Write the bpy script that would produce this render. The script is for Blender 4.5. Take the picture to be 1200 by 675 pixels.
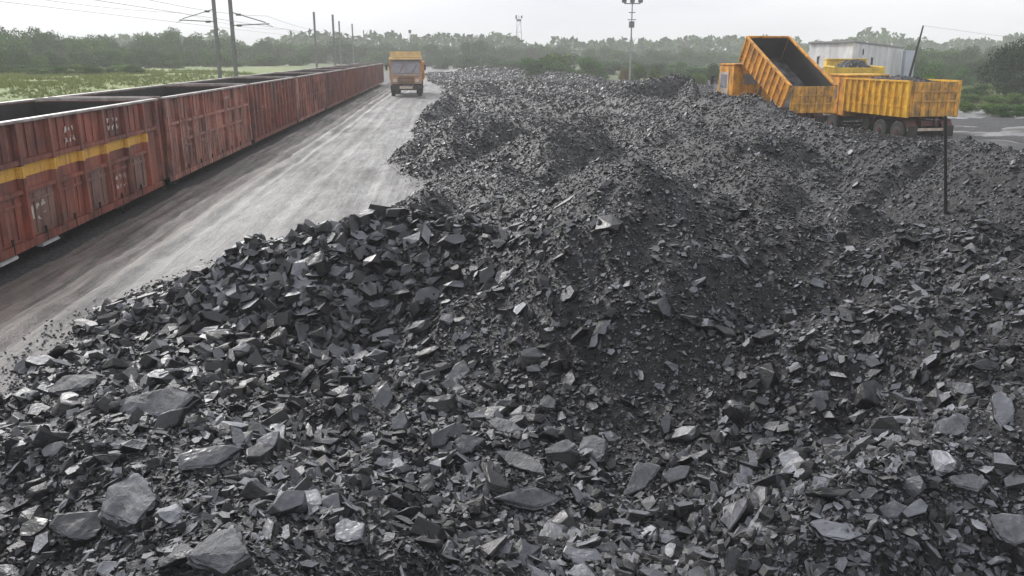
import bpy, bmesh, math, random
import numpy as np
from mathutils import Vector, Matrix, Euler
R = math.radians
rng = np.random.default_rng(7)
random.seed(7)
scn = bpy.context.scene
for o in list(bpy.data.objects): bpy.data.objects.remove(o)
C = scn.collection

# ------------------------------------------------------------ camera, sky, sun, exposure
F = 1000.0                      # focal length in pixels of a 1200 wide frame
PITCH = math.atan(274.5 / F)
CZ = 3.50
cam_d = bpy.data.cameras.new('camera'); cam = bpy.data.objects.new('camera', cam_d); C.objects.link(cam)
cam.location = (0, 0, CZ); cam.rotation_euler = (math.pi/2 - PITCH, 0, 0)
cam_d.sensor_width = 36; cam_d.lens = 36 * F / 1200; cam_d.clip_start = .1; cam_d.clip_end = 9000
scn.camera = cam
scn.cycles.volume_bounces = 4; scn.cycles.max_bounces = 10
SUN_EL, SUN_AZ = R(33), R(-34)
w = bpy.data.worlds.new('World'); scn.world = w; w.use_nodes = True
nt = w.node_tree; nt.nodes.clear()
def N(t, typ, **k):
    n = t.nodes.new(typ)
    for a, b in k.items():
        if a.startswith('_'): n.inputs[int(a[1:])].default_value = b
        else: setattr(n, a, b)
    return n
out = N(nt, 'ShaderNodeOutputWorld'); bg = N(nt, 'ShaderNodeBackground'); bg.inputs[1].default_value = .060
sky = N(nt, 'ShaderNodeTexSky'); sky.sky_type = 'NISHITA'; sky.sun_disc = False
sky.sun_elevation = SUN_EL; sky.sun_rotation = SUN_AZ; sky.dust_density = 4
hs = N(nt, 'ShaderNodeHueSaturation'); hs.inputs['Saturation'].default_value = .18
tc = N(nt, 'ShaderNodeTexCoord'); mp = N(nt, 'ShaderNodeMapping'); mp.inputs['Scale'].default_value = (1.3, 1.3, 5)
nz = N(nt, 'ShaderNodeTexNoise'); nz.inputs['Scale'].default_value = 1.6; nz.inputs['Detail'].default_value = 5
cr = N(nt, 'ShaderNodeValToRGB'); cr.color_ramp.elements[0].position = .3; cr.color_ramp.elements[1].position = .7
cr.color_ramp.elements[0].color = (6.5, 6.7, 7.2, 1); cr.color_ramp.elements[1].color = (9.1, 9.2, 9.3, 1)
mx = N(nt, 'ShaderNodeMixRGB'); mx.inputs[0].default_value = .86
L = nt.links.new
L(tc.outputs['Generated'], mp.inputs[0]); L(mp.outputs[0], nz.inputs['Vector']); L(nz.outputs[0], cr.inputs[0])
L(sky.outputs[0], hs.inputs['Color']); L(hs.outputs[0], mx.inputs[1]); L(cr.outputs[0], mx.inputs[2])
L(mx.outputs[0], bg.inputs[0]); L(bg.outputs[0], out.inputs[0])
sd = bpy.data.lights.new('sun', 'SUN'); sd.energy = 1.5; sd.angle = R(10); sd.color = (1, .97, .93)
sun = bpy.data.objects.new('sun', sd); C.objects.link(sun)
sv = Vector((math.sin(SUN_AZ)*math.cos(SUN_EL), math.cos(SUN_AZ)*math.cos(SUN_EL), math.sin(SUN_EL)))
sun.rotation_euler = sv.to_track_quat('Z', 'Y').to_euler(); sun.location = (0, 0, 60)
scn.view_settings.view_transform = 'Standard'; scn.view_settings.look = 'None'
scn.view_settings.exposure = 1.15; scn.view_settings.gamma = 1

# ------------------------------------------------------------ helpers
sp, cp = math.sin(PITCH), math.cos(PITCH)
def ray(px, py):
    u = (px-600)/F; v = (337.5-py)/F
    return Vector((u, cp+v*sp, -sp+v*cp))
def at(px, py, z):
    d = ray(px, py); t = (z-CZ)/d.z
    return Vector((d.x*t, d.y*t, z))
HZ0, KH = 4.65, .753            # the heap is laid out in a frame 4.65 high and scaled by KH
def ath(px, py, z):
    d = ray(px, py); t = (z-HZ0)/d.z
    return Vector((d.x*t, d.y*t, z))
def atd(px, py, Y):
    d = ray(px, py); t = Y/d.y
    return Vector((d.x*t, Y, CZ+d.z*t))
TS = -79/1037.0                               # the railway runs along (TS, 1)
TR = math.atan(-TS)                           # as a rotation about z
def facex(y): return -8.70 + TS*(y-14.1)      # x of the wagons' near side
def lat(x, y): return (x-facex(y))*math.cos(TR)

_tab = rng.random((256, 256))
def vnoise(x, y):
    xi = np.floor(x).astype(int); yi = np.floor(y).astype(int)
    fx = x-xi; fy = y-yi; fx = fx*fx*(3-2*fx); fy = fy*fy*(3-2*fy)
    a = _tab[xi & 255, yi & 255]; b = _tab[(xi+1) & 255, yi & 255]
    c = _tab[xi & 255, (yi+1) & 255]; d = _tab[(xi+1) & 255, (yi+1) & 255]
    return (a*(1-fx)+b*fx)*(1-fy)+(c*(1-fx)+d*fx)*fy*1.0 - .5
def fbm(x, y, o=4):
    s = 0; a = 1
    for i in range(o):
        s = s+a*vnoise(x*2**i+17.3*i, y*2**i-9.1*i); a *= .5
    return s
def sstep(a, b, t):
    t = np.clip((t-a)/(b-a), 0, 1); return t*t*(3-2*t)

def tag(o, label=None, cat=None, group=None, kind=None):
    if label: o['label'] = label
    if cat: o['category'] = cat
    if group: o['group'] = group
    if kind: o['kind'] = kind
    return o
def empty(name, loc=(0, 0, 0), rz=0):
    o = bpy.data.objects.new(name, None); C.objects.link(o); o.location = loc; o.rotation_euler = (0, 0, rz)
    o.empty_display_size = .3
    return o
def children(o): return [c for c in list(bpy.data.objects) if c.parent == o]
KIDS = {}
def link(o, parent=None):
    C.objects.link(o)
    if parent is not None:
        o.parent = parent; KIDS.setdefault(parent.name, []).append(o)
    return o
def copy_tree(o, parent=None):
    c = o.copy(); link(c, parent)
    for ch in KIDS.get(o.name, []): copy_tree(ch, c)
    return c
def mesh_obj(name, verts, faces, mat, parent=None, smooth=False):
    me = bpy.data.meshes.new(name); me.from_pydata(verts, [], faces); me.update()
    if smooth: me.polygons.foreach_set('use_smooth', [True]*len(me.polygons))
    if mat: me.materials.append(mat)
    return link(bpy.data.objects.new(name, me), parent)
class MB:
    def __init__(s): s.v = []; s.f = []
    def quadbox(s, p):           # 8 points: bottom 0-3 ccw, top 4-7
        n = len(s.v); s.v += [tuple(q) for q in p]
        s.f += [tuple(n+i for i in q) for q in ((3,2,1,0),(4,5,6,7),(0,1,5,4),(1,2,6,5),(2,3,7,6),(3,0,4,7))]
        return s
    def box(s, x0, x1, y0, y1, z0, z1):
        return s.quadbox([(x0,y0,z0),(x1,y0,z0),(x1,y1,z0),(x0,y1,z0),(x0,y0,z1),(x1,y0,z1),(x1,y1,z1),(x0,y1,z1)])
    def bar(s, a, b, r, r2=None, n=6):
        a = Vector(a); b = Vector(b); r2 = r if r2 is None else r2
        d = (b-a).normalized(); u = d.orthogonal().normalized(); w_ = d.cross(u)
        k = len(s.v)
        for p, q in ((a, r), (b, r2)):
            for i in range(n):
                t = 2*math.pi*(i+.5)/n; s.v.append(tuple(p+(u*math.cos(t)+w_*math.sin(t))*q))
        for i in range(n): s.f.append((k+i, k+(i+1) % n, k+n+(i+1) % n, k+n+i))
        s.f.append(tuple(k+n-1-i for i in range(n))); s.f.append(tuple(k+n+i for i in range(n)))
        return s
    def path(s, pts, r, n=4):
        for a, b in zip(pts[:-1], pts[1:]): s.bar(a, b, r, r, n)
        return s
    def cylx(s, x0, x1, y, z, r, n=20, r2=None):
        k = len(s.v); r2 = r if r2 is None else r2
        for x, q in ((x0, r), (x1, r2)):
            for i in range(n):
                t = 2*math.pi*i/n; s.v.append((x, y+q*math.cos(t), z+q*math.sin(t)))
        for i in range(n): s.f.append((k+i, k+(i+1) % n, k+n+(i+1) % n, k+n+i))
        s.f.append(tuple(k+n-1-i for i in range(n))); s.f.append(tuple(k+n+i for i in range(n)))
        return s
    def build(s, name, mat, parent=None, bevel=0, smooth=False):
        me = bpy.data.meshes.new(name); me.from_pydata(s.v, [], s.f); me.update()
        if bevel or True:
            bm = bmesh.new(); bm.from_mesh(me); bmesh.ops.recalc_face_normals(bm, faces=bm.faces)
            if bevel: bmesh.ops.bevel(bm, geom=bm.edges[:], offset=bevel, segments=2, affect='EDGES', clamp_overlap=True)
            bm.to_mesh(me); bm.free()
        if smooth: me.polygons.foreach_set('use_smooth', [True]*len(me.polygons))
        me.materials.append(mat)
        return link(bpy.data.objects.new(name, me), parent)

# ------------------------------------------------------------ materials
def newmat(name):
    m = bpy.data.materials.new(name); m.use_nodes = True; t = m.node_tree; t.nodes.clear()
    o = N(t, 'ShaderNodeOutputMaterial'); p = N(t, 'ShaderNodeBsdfPrincipled'); t.links.new(p.outputs[0], o.inputs[0])
    return m, t, p
def col(c): return (c[0], c[1], c[2], 1)
def noise(t, scale, detail=4, vec=None, rough=.55, sc=None):
    n = N(t, 'ShaderNodeTexNoise'); n.inputs['Scale'].default_value = scale; n.inputs['Detail'].default_value = detail
    n.inputs['Roughness'].default_value = rough
    if vec is None: vec = N(t, 'ShaderNodeTexCoord').outputs['Object']
    if sc:
        mm = N(t, 'ShaderNodeMapping'); mm.inputs['Scale'].default_value = sc; t.links.new(vec, mm.inputs[0]); vec = mm.outputs[0]
    t.links.new(vec, n.inputs['Vector']); return n.outputs[0]
def ramp(t, f, stops):
    r = N(t, 'ShaderNodeValToRGB'); e = r.color_ramp.elements
    while len(e) < len(stops): e.new(.5)
    for i, (p, c) in enumerate(stops):
        e[i].position = p; e[i].color = col(c) if not isinstance(c, (int, float)) else (c, c, c, 1)
    t.links.new(f, r.inputs[0]); return r.outputs[0]
def mixc(t, f, a, b, mode='MIX'):
    m = N(t, 'ShaderNodeMixRGB', blend_type=mode)
    for i, x in enumerate((f, a, b)):
        if hasattr(x, 'links'): t.links.new(x, m.inputs[i])
        elif i == 0: m.inputs[0].default_value = x
        else: m.inputs[i].default_value = col(x)
    return m.outputs[0]
def mth(t, op, a, b=0.0, c=None):
    m = N(t, 'ShaderNodeMath', operation=op)
    for i, x in enumerate((a, b, c)):
        if x is None: continue
        if hasattr(x, 'links'): t.links.new(x, m.inputs[i])
        else: m.inputs[i].default_value = x
    return m.outputs[0]
def bump(t, p, h, strength, dist=.02):
    b = N(t, 'ShaderNodeBump'); b.inputs['Strength'].default_value = strength; b.inputs['Distance'].default_value = dist
    t.links.new(h, b.inputs['Height']); t.links.new(b.outputs[0], p.inputs['Normal'])
def orand(t): return N(t, 'ShaderNodeObjectInfo').outputs['Random']
def attr(t, name):
    a = N(t, 'ShaderNodeAttribute'); a.attribute_name = name; return a.outputs['Fac']

def bedding(t):
    """1 on the flat bedding faces of a lump, 0 on its broken edges (the lump's own axes)"""
    n = N(t, 'ShaderNodeTexCoord').outputs['Normal']; sx = N(t, 'ShaderNodeSeparateXYZ'); t.links.new(n, sx.inputs[0])
    return ramp(t, mth(t, 'ABSOLUTE', sx.outputs['Z']), [(.55, 0), (.88, 1)])
def mat_coal():
    m, t, p = newmat('coal lump'); r = orand(t)
    n1 = noise(t, 2.2, 5); n2 = noise(t, 9, 4, sc=(1, 1, 3)); bd = bedding(t)
    face = ramp(t, r, [(0, (.020, .020, .025)), (.35, (.070, .071, .084)), (.75, (.165, .168, .193)), (1, (.22, .224, .252))])
    c = mixc(t, bd, (.011, .011, .013), face); dust = ramp(t, n1, [(.3, .5), (.68, 1.25)])
    wp = N(t, 'ShaderNodeNewGeometry').outputs['Position']; patch = noise(t, .55, 4, wp, .6)
    dust = mixc(t, 1, dust, ramp(t, patch, [(.36, .55), (.5, 1.0), (.64, 1.25)]), 'MULTIPLY')
    t.links.new(mixc(t, 1, c, dust, 'MULTIPLY'), p.inputs['Base Color'])
    t.links.new(ramp(t, n2, [(.3, .34), (.7, .6)]), p.inputs['Roughness'])
    bump(t, p, n2, .5, .018); return m
def mat_heap():
    m, t, p = newmat('coal fines'); g = N(t, 'ShaderNodeNewGeometry').outputs['Position']
    n1 = noise(t, .8, 6, g); n2 = noise(t, 16, 6, g, .7)
    v = N(t, 'ShaderNodeTexVoronoi'); v.inputs['Scale'].default_value = 7; t.links.new(g, v.inputs['Vector'])
    cell = ramp(t, v.outputs['Color'], [(0, .5), (1, 1.8)])
    c = ramp(t, n1, [(.3, (.008, .008, .010)), (.7, (.022, .022, .026))])
    t.links.new(mixc(t, 1, c, cell, 'MULTIPLY'), p.inputs['Base Color'])
    t.links.new(ramp(t, n2, [(.35, .35), (.7, .85)]), p.inputs['Roughness'])
    bump(t, p, mth(t, 'ADD', mth(t, 'MULTIPLY', v.outputs['Distance'], -.6), n2), .9, .06); return m
def mat_rust(name, base, dark, faded, stripe=False, fade=.5):
    m, t, p = newmat(name); tcn = N(t, 'ShaderNodeTexCoord'); gp = N(t, 'ShaderNodeNewGeometry').outputs['Position']
    big = noise(t, .9, 6, gp, .65); streak = noise(t, 3, 5, gp, .7, sc=(2.5, 2.5, .22)); fine = noise(t, 22, 4, gp, .7)
    c = mixc(t, ramp(t, big, [(.36, 0), (.62, 1)]), base, dark)
    c = mixc(t, mth(t, 'MULTIPLY', ramp(t, streak, [(.48, 0), (.75, .9)]), fade), c, faded)
    c = mixc(t, ramp(t, streak, [(.28, .8), (.43, 0)]), c, (.035, .022, .02))
    if stripe:
        sx = N(t, 'ShaderNodeSeparateXYZ'); t.links.new(tcn.outputs['Object'], sx.inputs[0])
        z = sx.outputs['Z']; y = sx.outputs['Y']
        band = mth(t, 'MULTIPLY', mth(t, 'GREATER_THAN', z, 2.49), mth(t, 'LESS_THAN', z, 2.70))
        band = mth(t, 'MULTIPLY', band, mth(t, 'LESS_THAN', y, 4.25))
        band = mth(t, 'MULTIPLY', band, ramp(t, mth(t, 'ADD', mth(t, 'MULTIPLY', streak, .6), mth(t, 'MULTIPLY', big, .4)), [(.36, .25), (.5, .95)]))
        c = mixc(t, band, c, (.75, .42, .06))
    c = mixc(t, ramp(t, fine, [(.3, .3), (.55, 0)]), c, (.05, .03, .025))
    t.links.new(c, p.inputs['Base Color']); p.inputs['Roughness'].default_value = .55
    bump(t, p, fine, .3, .01); return m
def simple(name, c, rough=.6, var=.25, sc=5, metal=0, dirt=None, dsc=1.5, dirta=.6, bumpy=0):
    m, t, p = newmat(name); gp = N(t, 'ShaderNodeTexCoord').outputs['Object']
    n = noise(t, sc, 5, gp)
    k = ramp(t, n, [(.3, 1-var), (.7, 1+var)]); cc = mixc(t, 1, c, k, 'MULTIPLY')
    if dirt:
        d = noise(t, dsc, 6, gp, .7, sc=(1, 1, .5)); cc = mixc(t, mth(t, 'MULTIPLY', ramp(t, d, [(.42, 0), (.62, 1)]), dirta), cc, dirt)
    t.links.new(cc, p.inputs['Base Color']); p.inputs['Roughness'].default_value = rough; p.inputs['Metallic'].default_value = metal
    if bumpy: bump(t, p, n, bumpy, .02)
    return m
def mat_pale():
    m, t, p = newmat('dust coated coal lump'); r = orand(t); n1 = noise(t, 9, 7, None, .7); n2 = noise(t, 40, 6, sc=(1, .5, 2.5), rough=.7)
    c = mixc(t, bedding(t), (.025, .025, .028), mixc(t, r, (.085, .087, .10), (.16, .163, .183)))
    t.links.new(mixc(t, 1, c, ramp(t, n1, [(.32, .35), (.62, 1.2)]), 'MULTIPLY'), p.inputs['Base Color']); p.inputs['Roughness'].default_value = .5
    bump(t, p, n2, .8, .02); return m
M = {}
M['pale'] = mat_pale()
M['coal'] = mat_coal(); M['heap'] = mat_heap()
M['rust'] = mat_rust('red oxide wagon paint', (.31, .075, .046), (.10, .030, .023), (.50, .30, .22))
M['rust_stripe'] = mat_rust('red oxide with yellow band', (.33, .075, .044), (.10, .030, .023), (.48, .28, .20), True)
M['rust_b'] = mat_rust('pinkish wagon paint', (.42, .13, .085), (.12, .036, .028), (.66, .46, .38), fade=.9)
M['rust_c'] = mat_rust('dark maroon wagon paint', (.27, .07, .05), (.09, .033, .03), (.46, .27, .20))
M['grey_faded'] = mat_rust('weathered grey door paint', (.27, .15, .12), (.11, .05, .04), (.45, .33, .28))
M['coping'] = simple('bright worn steel rim', (.38, .35, .34), .4, .3, 3, dirt=(.12, .06, .05), dsc=1.2)
M['soot'] = simple('sooty steel', (.018, .017, .017), .75, .4, 3)
M['steel'] = simple('worn rail steel', (.30, .29, .29), .35, .3, 6, .6, dirt=(.1, .06, .04))
M['undergear'] = simple('oily black iron', (.022, .019, .018), .6, .4, 4)
M['white_paint'] = simple('white stencil paint', (.62, .58, .54), .6, .25, 8, dirt=(.25, .09, .07), dsc=9)
M['orange'] = simple('orange truck paint', (.84, .38, .04), .45, .2, 4, dirt=(.18, .08, .035), dsc=2.6, dirta=.75)
M['dusty_orange'] = simple('dusty orange cab paint', (.52, .28, .13), .5, .25, 4, dirt=(.33, .25, .22), dsc=2.5, dirta=.7)
M['pale_yellow'] = simple('faded yellow board', (.72, .50, .20), .5, .15, 4, dirt=(.4, .3, .2), dsc=2)
M['amber'] = simple('amber truck paint', (.88, .50, .035), .45, .15, 4, dirt=(.34, .16, .04), dsc=2.4, dirta=.7)
M['yellow'] = simple('yellow truck paint', (.80, .55, .06), .45, .12, 4, dirt=(.2, .1, .03), dsc=2, dirta=.4)
M['orange_dirty'] = simple('coal stained orange paint', (.72, .37, .06), .5, .3, 3, dirt=(.11, .08, .05), dsc=2, dirta=.8)
M['tyre'] = simple('muddy tyre rubber', (.016, .016, .016), .8, .3, 6, dirt=(.045, .042, .04), dsc=3)
M['rim'] = simple('dusty wheel rim', (.06, .056, .055), .6, .3, 6)
M['dark_red'] = simple('dark red chassis paint', (.10, .022, .015), .5, .3, 5, dirt=(.03, .025, .02))
M['lamp'] = simple('lamp glass', (.6, .55, .5), .2, .1)
M['red_lens'] = simple('red lamp lens', (.4, .03, .02), .3, .1)
M['glass'] = simple('glass with painted sky reflection', (.27, .26, .30), .10, .2, 3)  # sky reflection painted in: glass colour lightened to a pale mauve grey
M['cream'] = simple('cream cab paint', (.60, .50, .42), .5, .15, 4, dirt=(.25, .18, .13))
M['mauve'] = simple('dusty pinkish cab paint', (.46, .38, .37), .5, .15, 4, dirt=(.25, .18, .15))
M['mast'] = simple('galvanised mast steel', (.13, .135, .14), .6, .2, 3)
M['pale_mast'] = simple('pale galvanised steel', (.30, .31, .32), .5, .2, 3)
M['insul'] = simple('brown porcelain insulator', (.05, .03, .025), .3, .1)
M['wire'] = simple('dark wire', (.09, .09, .09), .5, .1)
M['shed'] = simple('weathered white sheet cladding', (.68, .68, .69), .6, .10, 1.5, dirt=(.38, .37, .37), dsc=.7, dirta=.6)
M['shed_roof'] = simple('grey roof sheet', (.20, .20, .22), .6, .2, 2)
M['worn_floor'] = simple('scraped body floor', (.03, .03, .031), .45, .4, 3, dirt=(.30, .31, .34), dsc=.8, dirta=.7)
M['opening'] = simple('dark opening', (.015, .015, .017), .8, .2)
M['coach'] = simple('dull blue coach paint', (.14, .18, .30), .5, .15, 1)
M['coach_roof'] = simple('pale coach roof', (.48, .52, .60), .5, .1, 1)
M['bark'] = simple('tree bark', (.06, .045, .035), .9, .3, 4)
M['stake'] = simple('blackened wood', (.018, .016, .015), .8, .3, 4)
M['whitewash'] = simple('whitewashed concrete', (.75, .75, .75), .5, .1, 5)
M['timber'] = simple('grey timber sleeper', (.10, .085, .075), .8, .3, 4)

def mat_leaf(name, a, b):
    m, t, p = newmat(name); g = N(t, 'ShaderNodeNewGeometry')
    n = noise(t, .7, 3, g.outputs['Position'])
    c = mixc(t, ramp(t, n, [(.35, 0), (.65, 1)]), a, b)
    k = ramp(t, g.outputs['Random Per Island'], [(0, .65), (1, 1.35)])
    c = mixc(t, 1, c, k, 'MULTIPLY'); k2 = ramp(t, orand(t), [(0, .75), (1, 1.25)])
    t.links.new(mixc(t, 1, c, k2, 'MULTIPLY'), p.inputs['Base Color']); p.inputs['Roughness'].default_value = .9; p.inputs['Specular IOR Level'].default_value = .15
    return m
M['leaf_a'] = mat_leaf('dull green leaves', (.032, .092, .018), (.070, .145, .030))
M['leaf_b'] = mat_leaf('bright green leaves', (.080, .15, .035), (.12, .19, .05))
M['leaf_c'] = mat_leaf('grey green leaves', (.034, .082, .028), (.060, .115, .038))
M['leaf_d'] = mat_leaf('dark green needles', (.028, .055, .03), (.045, .08, .04))
M['leaf_y'] = mat_leaf('yellowing leaves', (.15, .14, .04), (.24, .17, .05))

def mat_ground():
    m, t, p = newmat('yard and field ground'); g = N(t, 'ShaderNodeNewGeometry').outputs['Position']
    n = noise(t, .09, 6, g, .65); n2 = noise(t, 1.3, 5, g, .7); n3 = noise(t, .35, 5, g, .6, sc=(1, .35, 1))
    grass = mixc(t, ramp(t, n, [(.4, 0), (.58, 1)]), (.11, .18, .035), (.18, .22, .05))
    grass = mixc(t, ramp(t, n3, [(.56, 0), (.68, .85)]), grass, (.22, .23, .08))
    grass = mixc(t, attr(t, 'meadow'), mixc(t, n3, (.04, .07, .02), (.10, .13, .04)), grass)
    grass = mixc(t, 1, grass, ramp(t, n2, [(.3, .7), (.7, 1.25)]), 'MULTIPLY')
    mud = mixc(t, ramp(t, n2, [(.35, 0), (.65, 1)]), (.045, .042, .042), (.12, .115, .115))
    wet = mixc(t, ramp(t, n3, [(.4, 0), (.6, 1)]), (.13, .127, .127), (.24, .235, .235))
    c = mixc(t, attr(t, 'grass'), mud, grass); c = mixc(t, attr(t, 'wet'), c, wet)
    t.links.new(c, p.inputs['Base Color'])
    t.links.new(mixc(t, attr(t, 'wet'), (.85, .85, .85), (.25, .25, .25)), p.inputs['Roughness'])
    bump(t, p, n2, .5, .1); return m
def mat_road():
    m, t, p = newmat('wet coal dusted dirt road'); g = N(t, 'ShaderNodeTexCoord').outputs['Object']
    a = noise(t, 1.0, 6, g, .55, sc=(1.0, .05, 1)); b = noise(t, 3.4, 6, g, .7, sc=(1.3, .07, 1)); c_ = noise(t, .35, 5, g, .6, sc=(1, .5, 1)); f = noise(t, 14, 6, g, .75)
    f3 = noise(t, 60, 3, g, .7)
    u = attr(t, 'lateral')
    uu = mth(t, 'ADD', u, mth(t, 'MULTIPLY', mth(t, 'SUBTRACT', a, .5), 1.6))
    b2 = noise(t, 9, 5, g, .7, sc=(1.5, .035, 1))
    band = ramp(t, mth(t, 'MULTIPLY', uu, .1), [(.02, (.034, .025, .023)), (.10, (.085, .055, .047)), (.19, (.10, .076, .070)), (.27, (.155, .151, .153)), (.5, (.185, .181, .183))])
    band = mixc(t, 1, band, ramp(t, b, [(.3, .82), (.5, 1), (.7, 1.06)]), 'MULTIPLY')
    band = mixc(t, 1, band, ramp(t, b2, [(.36, .74), (.5, 1), (.64, 1.06)]), 'MULTIPLY')
    band = mixc(t, ramp(t, mth(t, 'MULTIPLY', uu, .1), [(.17, 1), (.25, .15)]), band, mixc(t, 1, band, ramp(t, b2, [(.42, .3), (.50, 1), (.6, 1.5)]), 'MULTIPLY'))
    band = mixc(t, 1, band, ramp(t, a, [(.32, .8), (.55, 1.03)]), 'MULTIPLY')
    band = mixc(t, 1, band, ramp(t, c_, [(.35, .66), (.6, 1.12)]), 'MULTIPLY')
    band = mixc(t, 1, band, ramp(t, noise(t, 2.2, 7, g, .72, sc=(1, .4, 1)), [(.36, .7), (.6, 1.18)]), 'MULTIPLY')
    band = mixc(t, 1, band, ramp(t, f, [(.35, .8), (.6, 1.05)]), 'MULTIPLY')
    band = mixc(t, ramp(t, f3, [(.64, 0), (.72, .5)]), band, (.05, .05, .052))
    t.links.new(band, p.inputs['Base Color'])
    pud = ramp(t, mth(t, 'ADD', mth(t, 'MULTIPLY', b, .5), mth(t, 'MULTIPLY', c_, .5)), [(.40, .66), (.52, .48), (.62, .36)])
    t.links.new(pud, p.inputs['Roughness']); g5 = noise(t, 4.5, 7, g, .75, sc=(1, .55, 1)); bump(t, p, mth(t, 'ADD', mth(t, 'ADD', f, mth(t, 'MULTIPLY', g5, 2.2)), mth(t, 'MULTIPLY', b, .7)), .8, .035); return m
M['ground'] = mat_ground(); M['road'] = mat_road()

# ------------------------------------------------------------ shape of the coal yard
def seg_dist(x, y, a, b):
    ax, ay, az = a; bx, by, bz = b; dx, dy = bx-ax, by-ay
    t = np.clip(((x-ax)*dx+(y-ay)*dy)/(dx*dx+dy*dy+1e-9), 0, 1)
    return np.hypot(x-ax-t*dx, y-ay-t*dy), az+t*(bz-az)
EDGE = [tuple(ath(px, py, 0)[:2]) for px, py in ((-560, 900), (-150, 600), (-12, 437), (78, 374), (165, 338), (292, 292), (400, 268), (480, 252), (500, 226), (450, 194), (472, 166), (496, 132), (514, 112), (507, 104), (496, 97), (492, 90), (500, 84), (510, 80))]
def edge_x(y):
    ys = np.array([e[1] for e in EDGE]); xs = np.array([e[0] for e in EDGE])
    o = np.argsort(ys); return np.interp(y, ys[o], xs[o])
RIDGES = [
 (.72, [(165,354,.5),(240,320,1.0),(310,281,1.5),(400,259,1.85),(480,252,1.95),(545,256,1.95),(610,290,1.6),(650,335,1.0)]),
 (.55, [(560,228,1.3),(640,225,2.1),(700,194,2.6),(745,187,3.0),(800,205,2.65),(880,238,2.35),(960,265,2.15),(1050,310,1.85)]),
 (.50, [(900,400,1.1),(1000,365,1.5),(1120,345,1.8),(1250,330,2.1),(1400,330,2.3)]),
 (.55, [(1000,560,1.0),(1150,480,1.4),(1300,450,1.7)]),
 (.35, [(-200,560,.7),(60,500,.85),(200,520,1.0),(300,640,1.15),(250,800,1.2)]),
 (.40, [(640,225,1.8),(575,205,1.3),(560,200,1.0)]),
 (.58, [(480,165,.8),(520,150,1.1),(600,138,1.5),(720,135,1.7),(830,140,1.9)]),
 (.50, [(500,128,1.0),(530,110,1.6),(600,110,1.8),(700,112,1.9),(760,114,2.1),(840,122,2.4)]),
 (.50, [(535,96,1.2),(600,95,1.5),(680,98,1.6),(740,100,2.2)]),
 (.35, [(528,80,1.3),(560,79,1.8),(600,81,1.7),(650,85,1.5),(700,91,1.4)]),
 (.62, [(735,100,2.6),(768,93,2.9),(790,86,3.3),(812,93,2.9),(850,103,2.8)]),
 (.60, [(800,112,2.7),(840,110,3.0),(885,113,3.0),(930,134,2.5),(975,149,2.25),(1010,164,2.0),(1080,169,2.05),(1130,162,2.2),(1200,180,2.3)]),
 (.62, [(1080,215,1.7),(1125,196,2.2),(1165,190,2.4),(1240,200,2.4),(1400,230,2.3)]),
 (.50, [(760,122,2.1),(830,160,2.0),(900,190,1.7),(1000,235,1.6)]),
]
RW = [(s, [tuple(ath(*p)) for p in pts]) for s, pts in RIDGES]
YARD = 290.0
_mr = random.Random(23); MOUNDS = []
for _ in range(70):                    # single lorry loads tipped side by side
    yy = 20*(130/20)**_mr.random(); q_ = _mr.uniform(-.14, .30)
    xx = yy*q_; zz = (_mr.uniform(.9, 2.4) if yy < 44 else _mr.uniform(.6, 1.5)) if yy > 26 else _mr.uniform(.8, 1.7)
    MOUNDS.append((xx, yy, zz, _mr.uniform(.55, .8)))
for (px, py, z_) in ((900, 205, 1.9), (960, 195, 1.8), (1030, 200, 1.9), (1000, 240, 1.6), (1080, 262, 1.6), (1170, 262, 1.9), (1210, 300, 1.9), (1140, 300, 1.6), (860, 165, 2.1), (925, 160, 2.1),
                     (640, 165, 1.7), (560, 150, 1.6), (690, 150, 1.9), (780, 150, 2.0), (590, 190, 1.5), (520, 195, 1.1)):
    p_ = ath(px, py, z_); MOUNDS.append((p_.x, p_.y, z_, .75))
def heap_h(x, y): return KH*heap_o(np.asarray(x, float)/KH, np.asarray(y, float)/KH)
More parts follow.
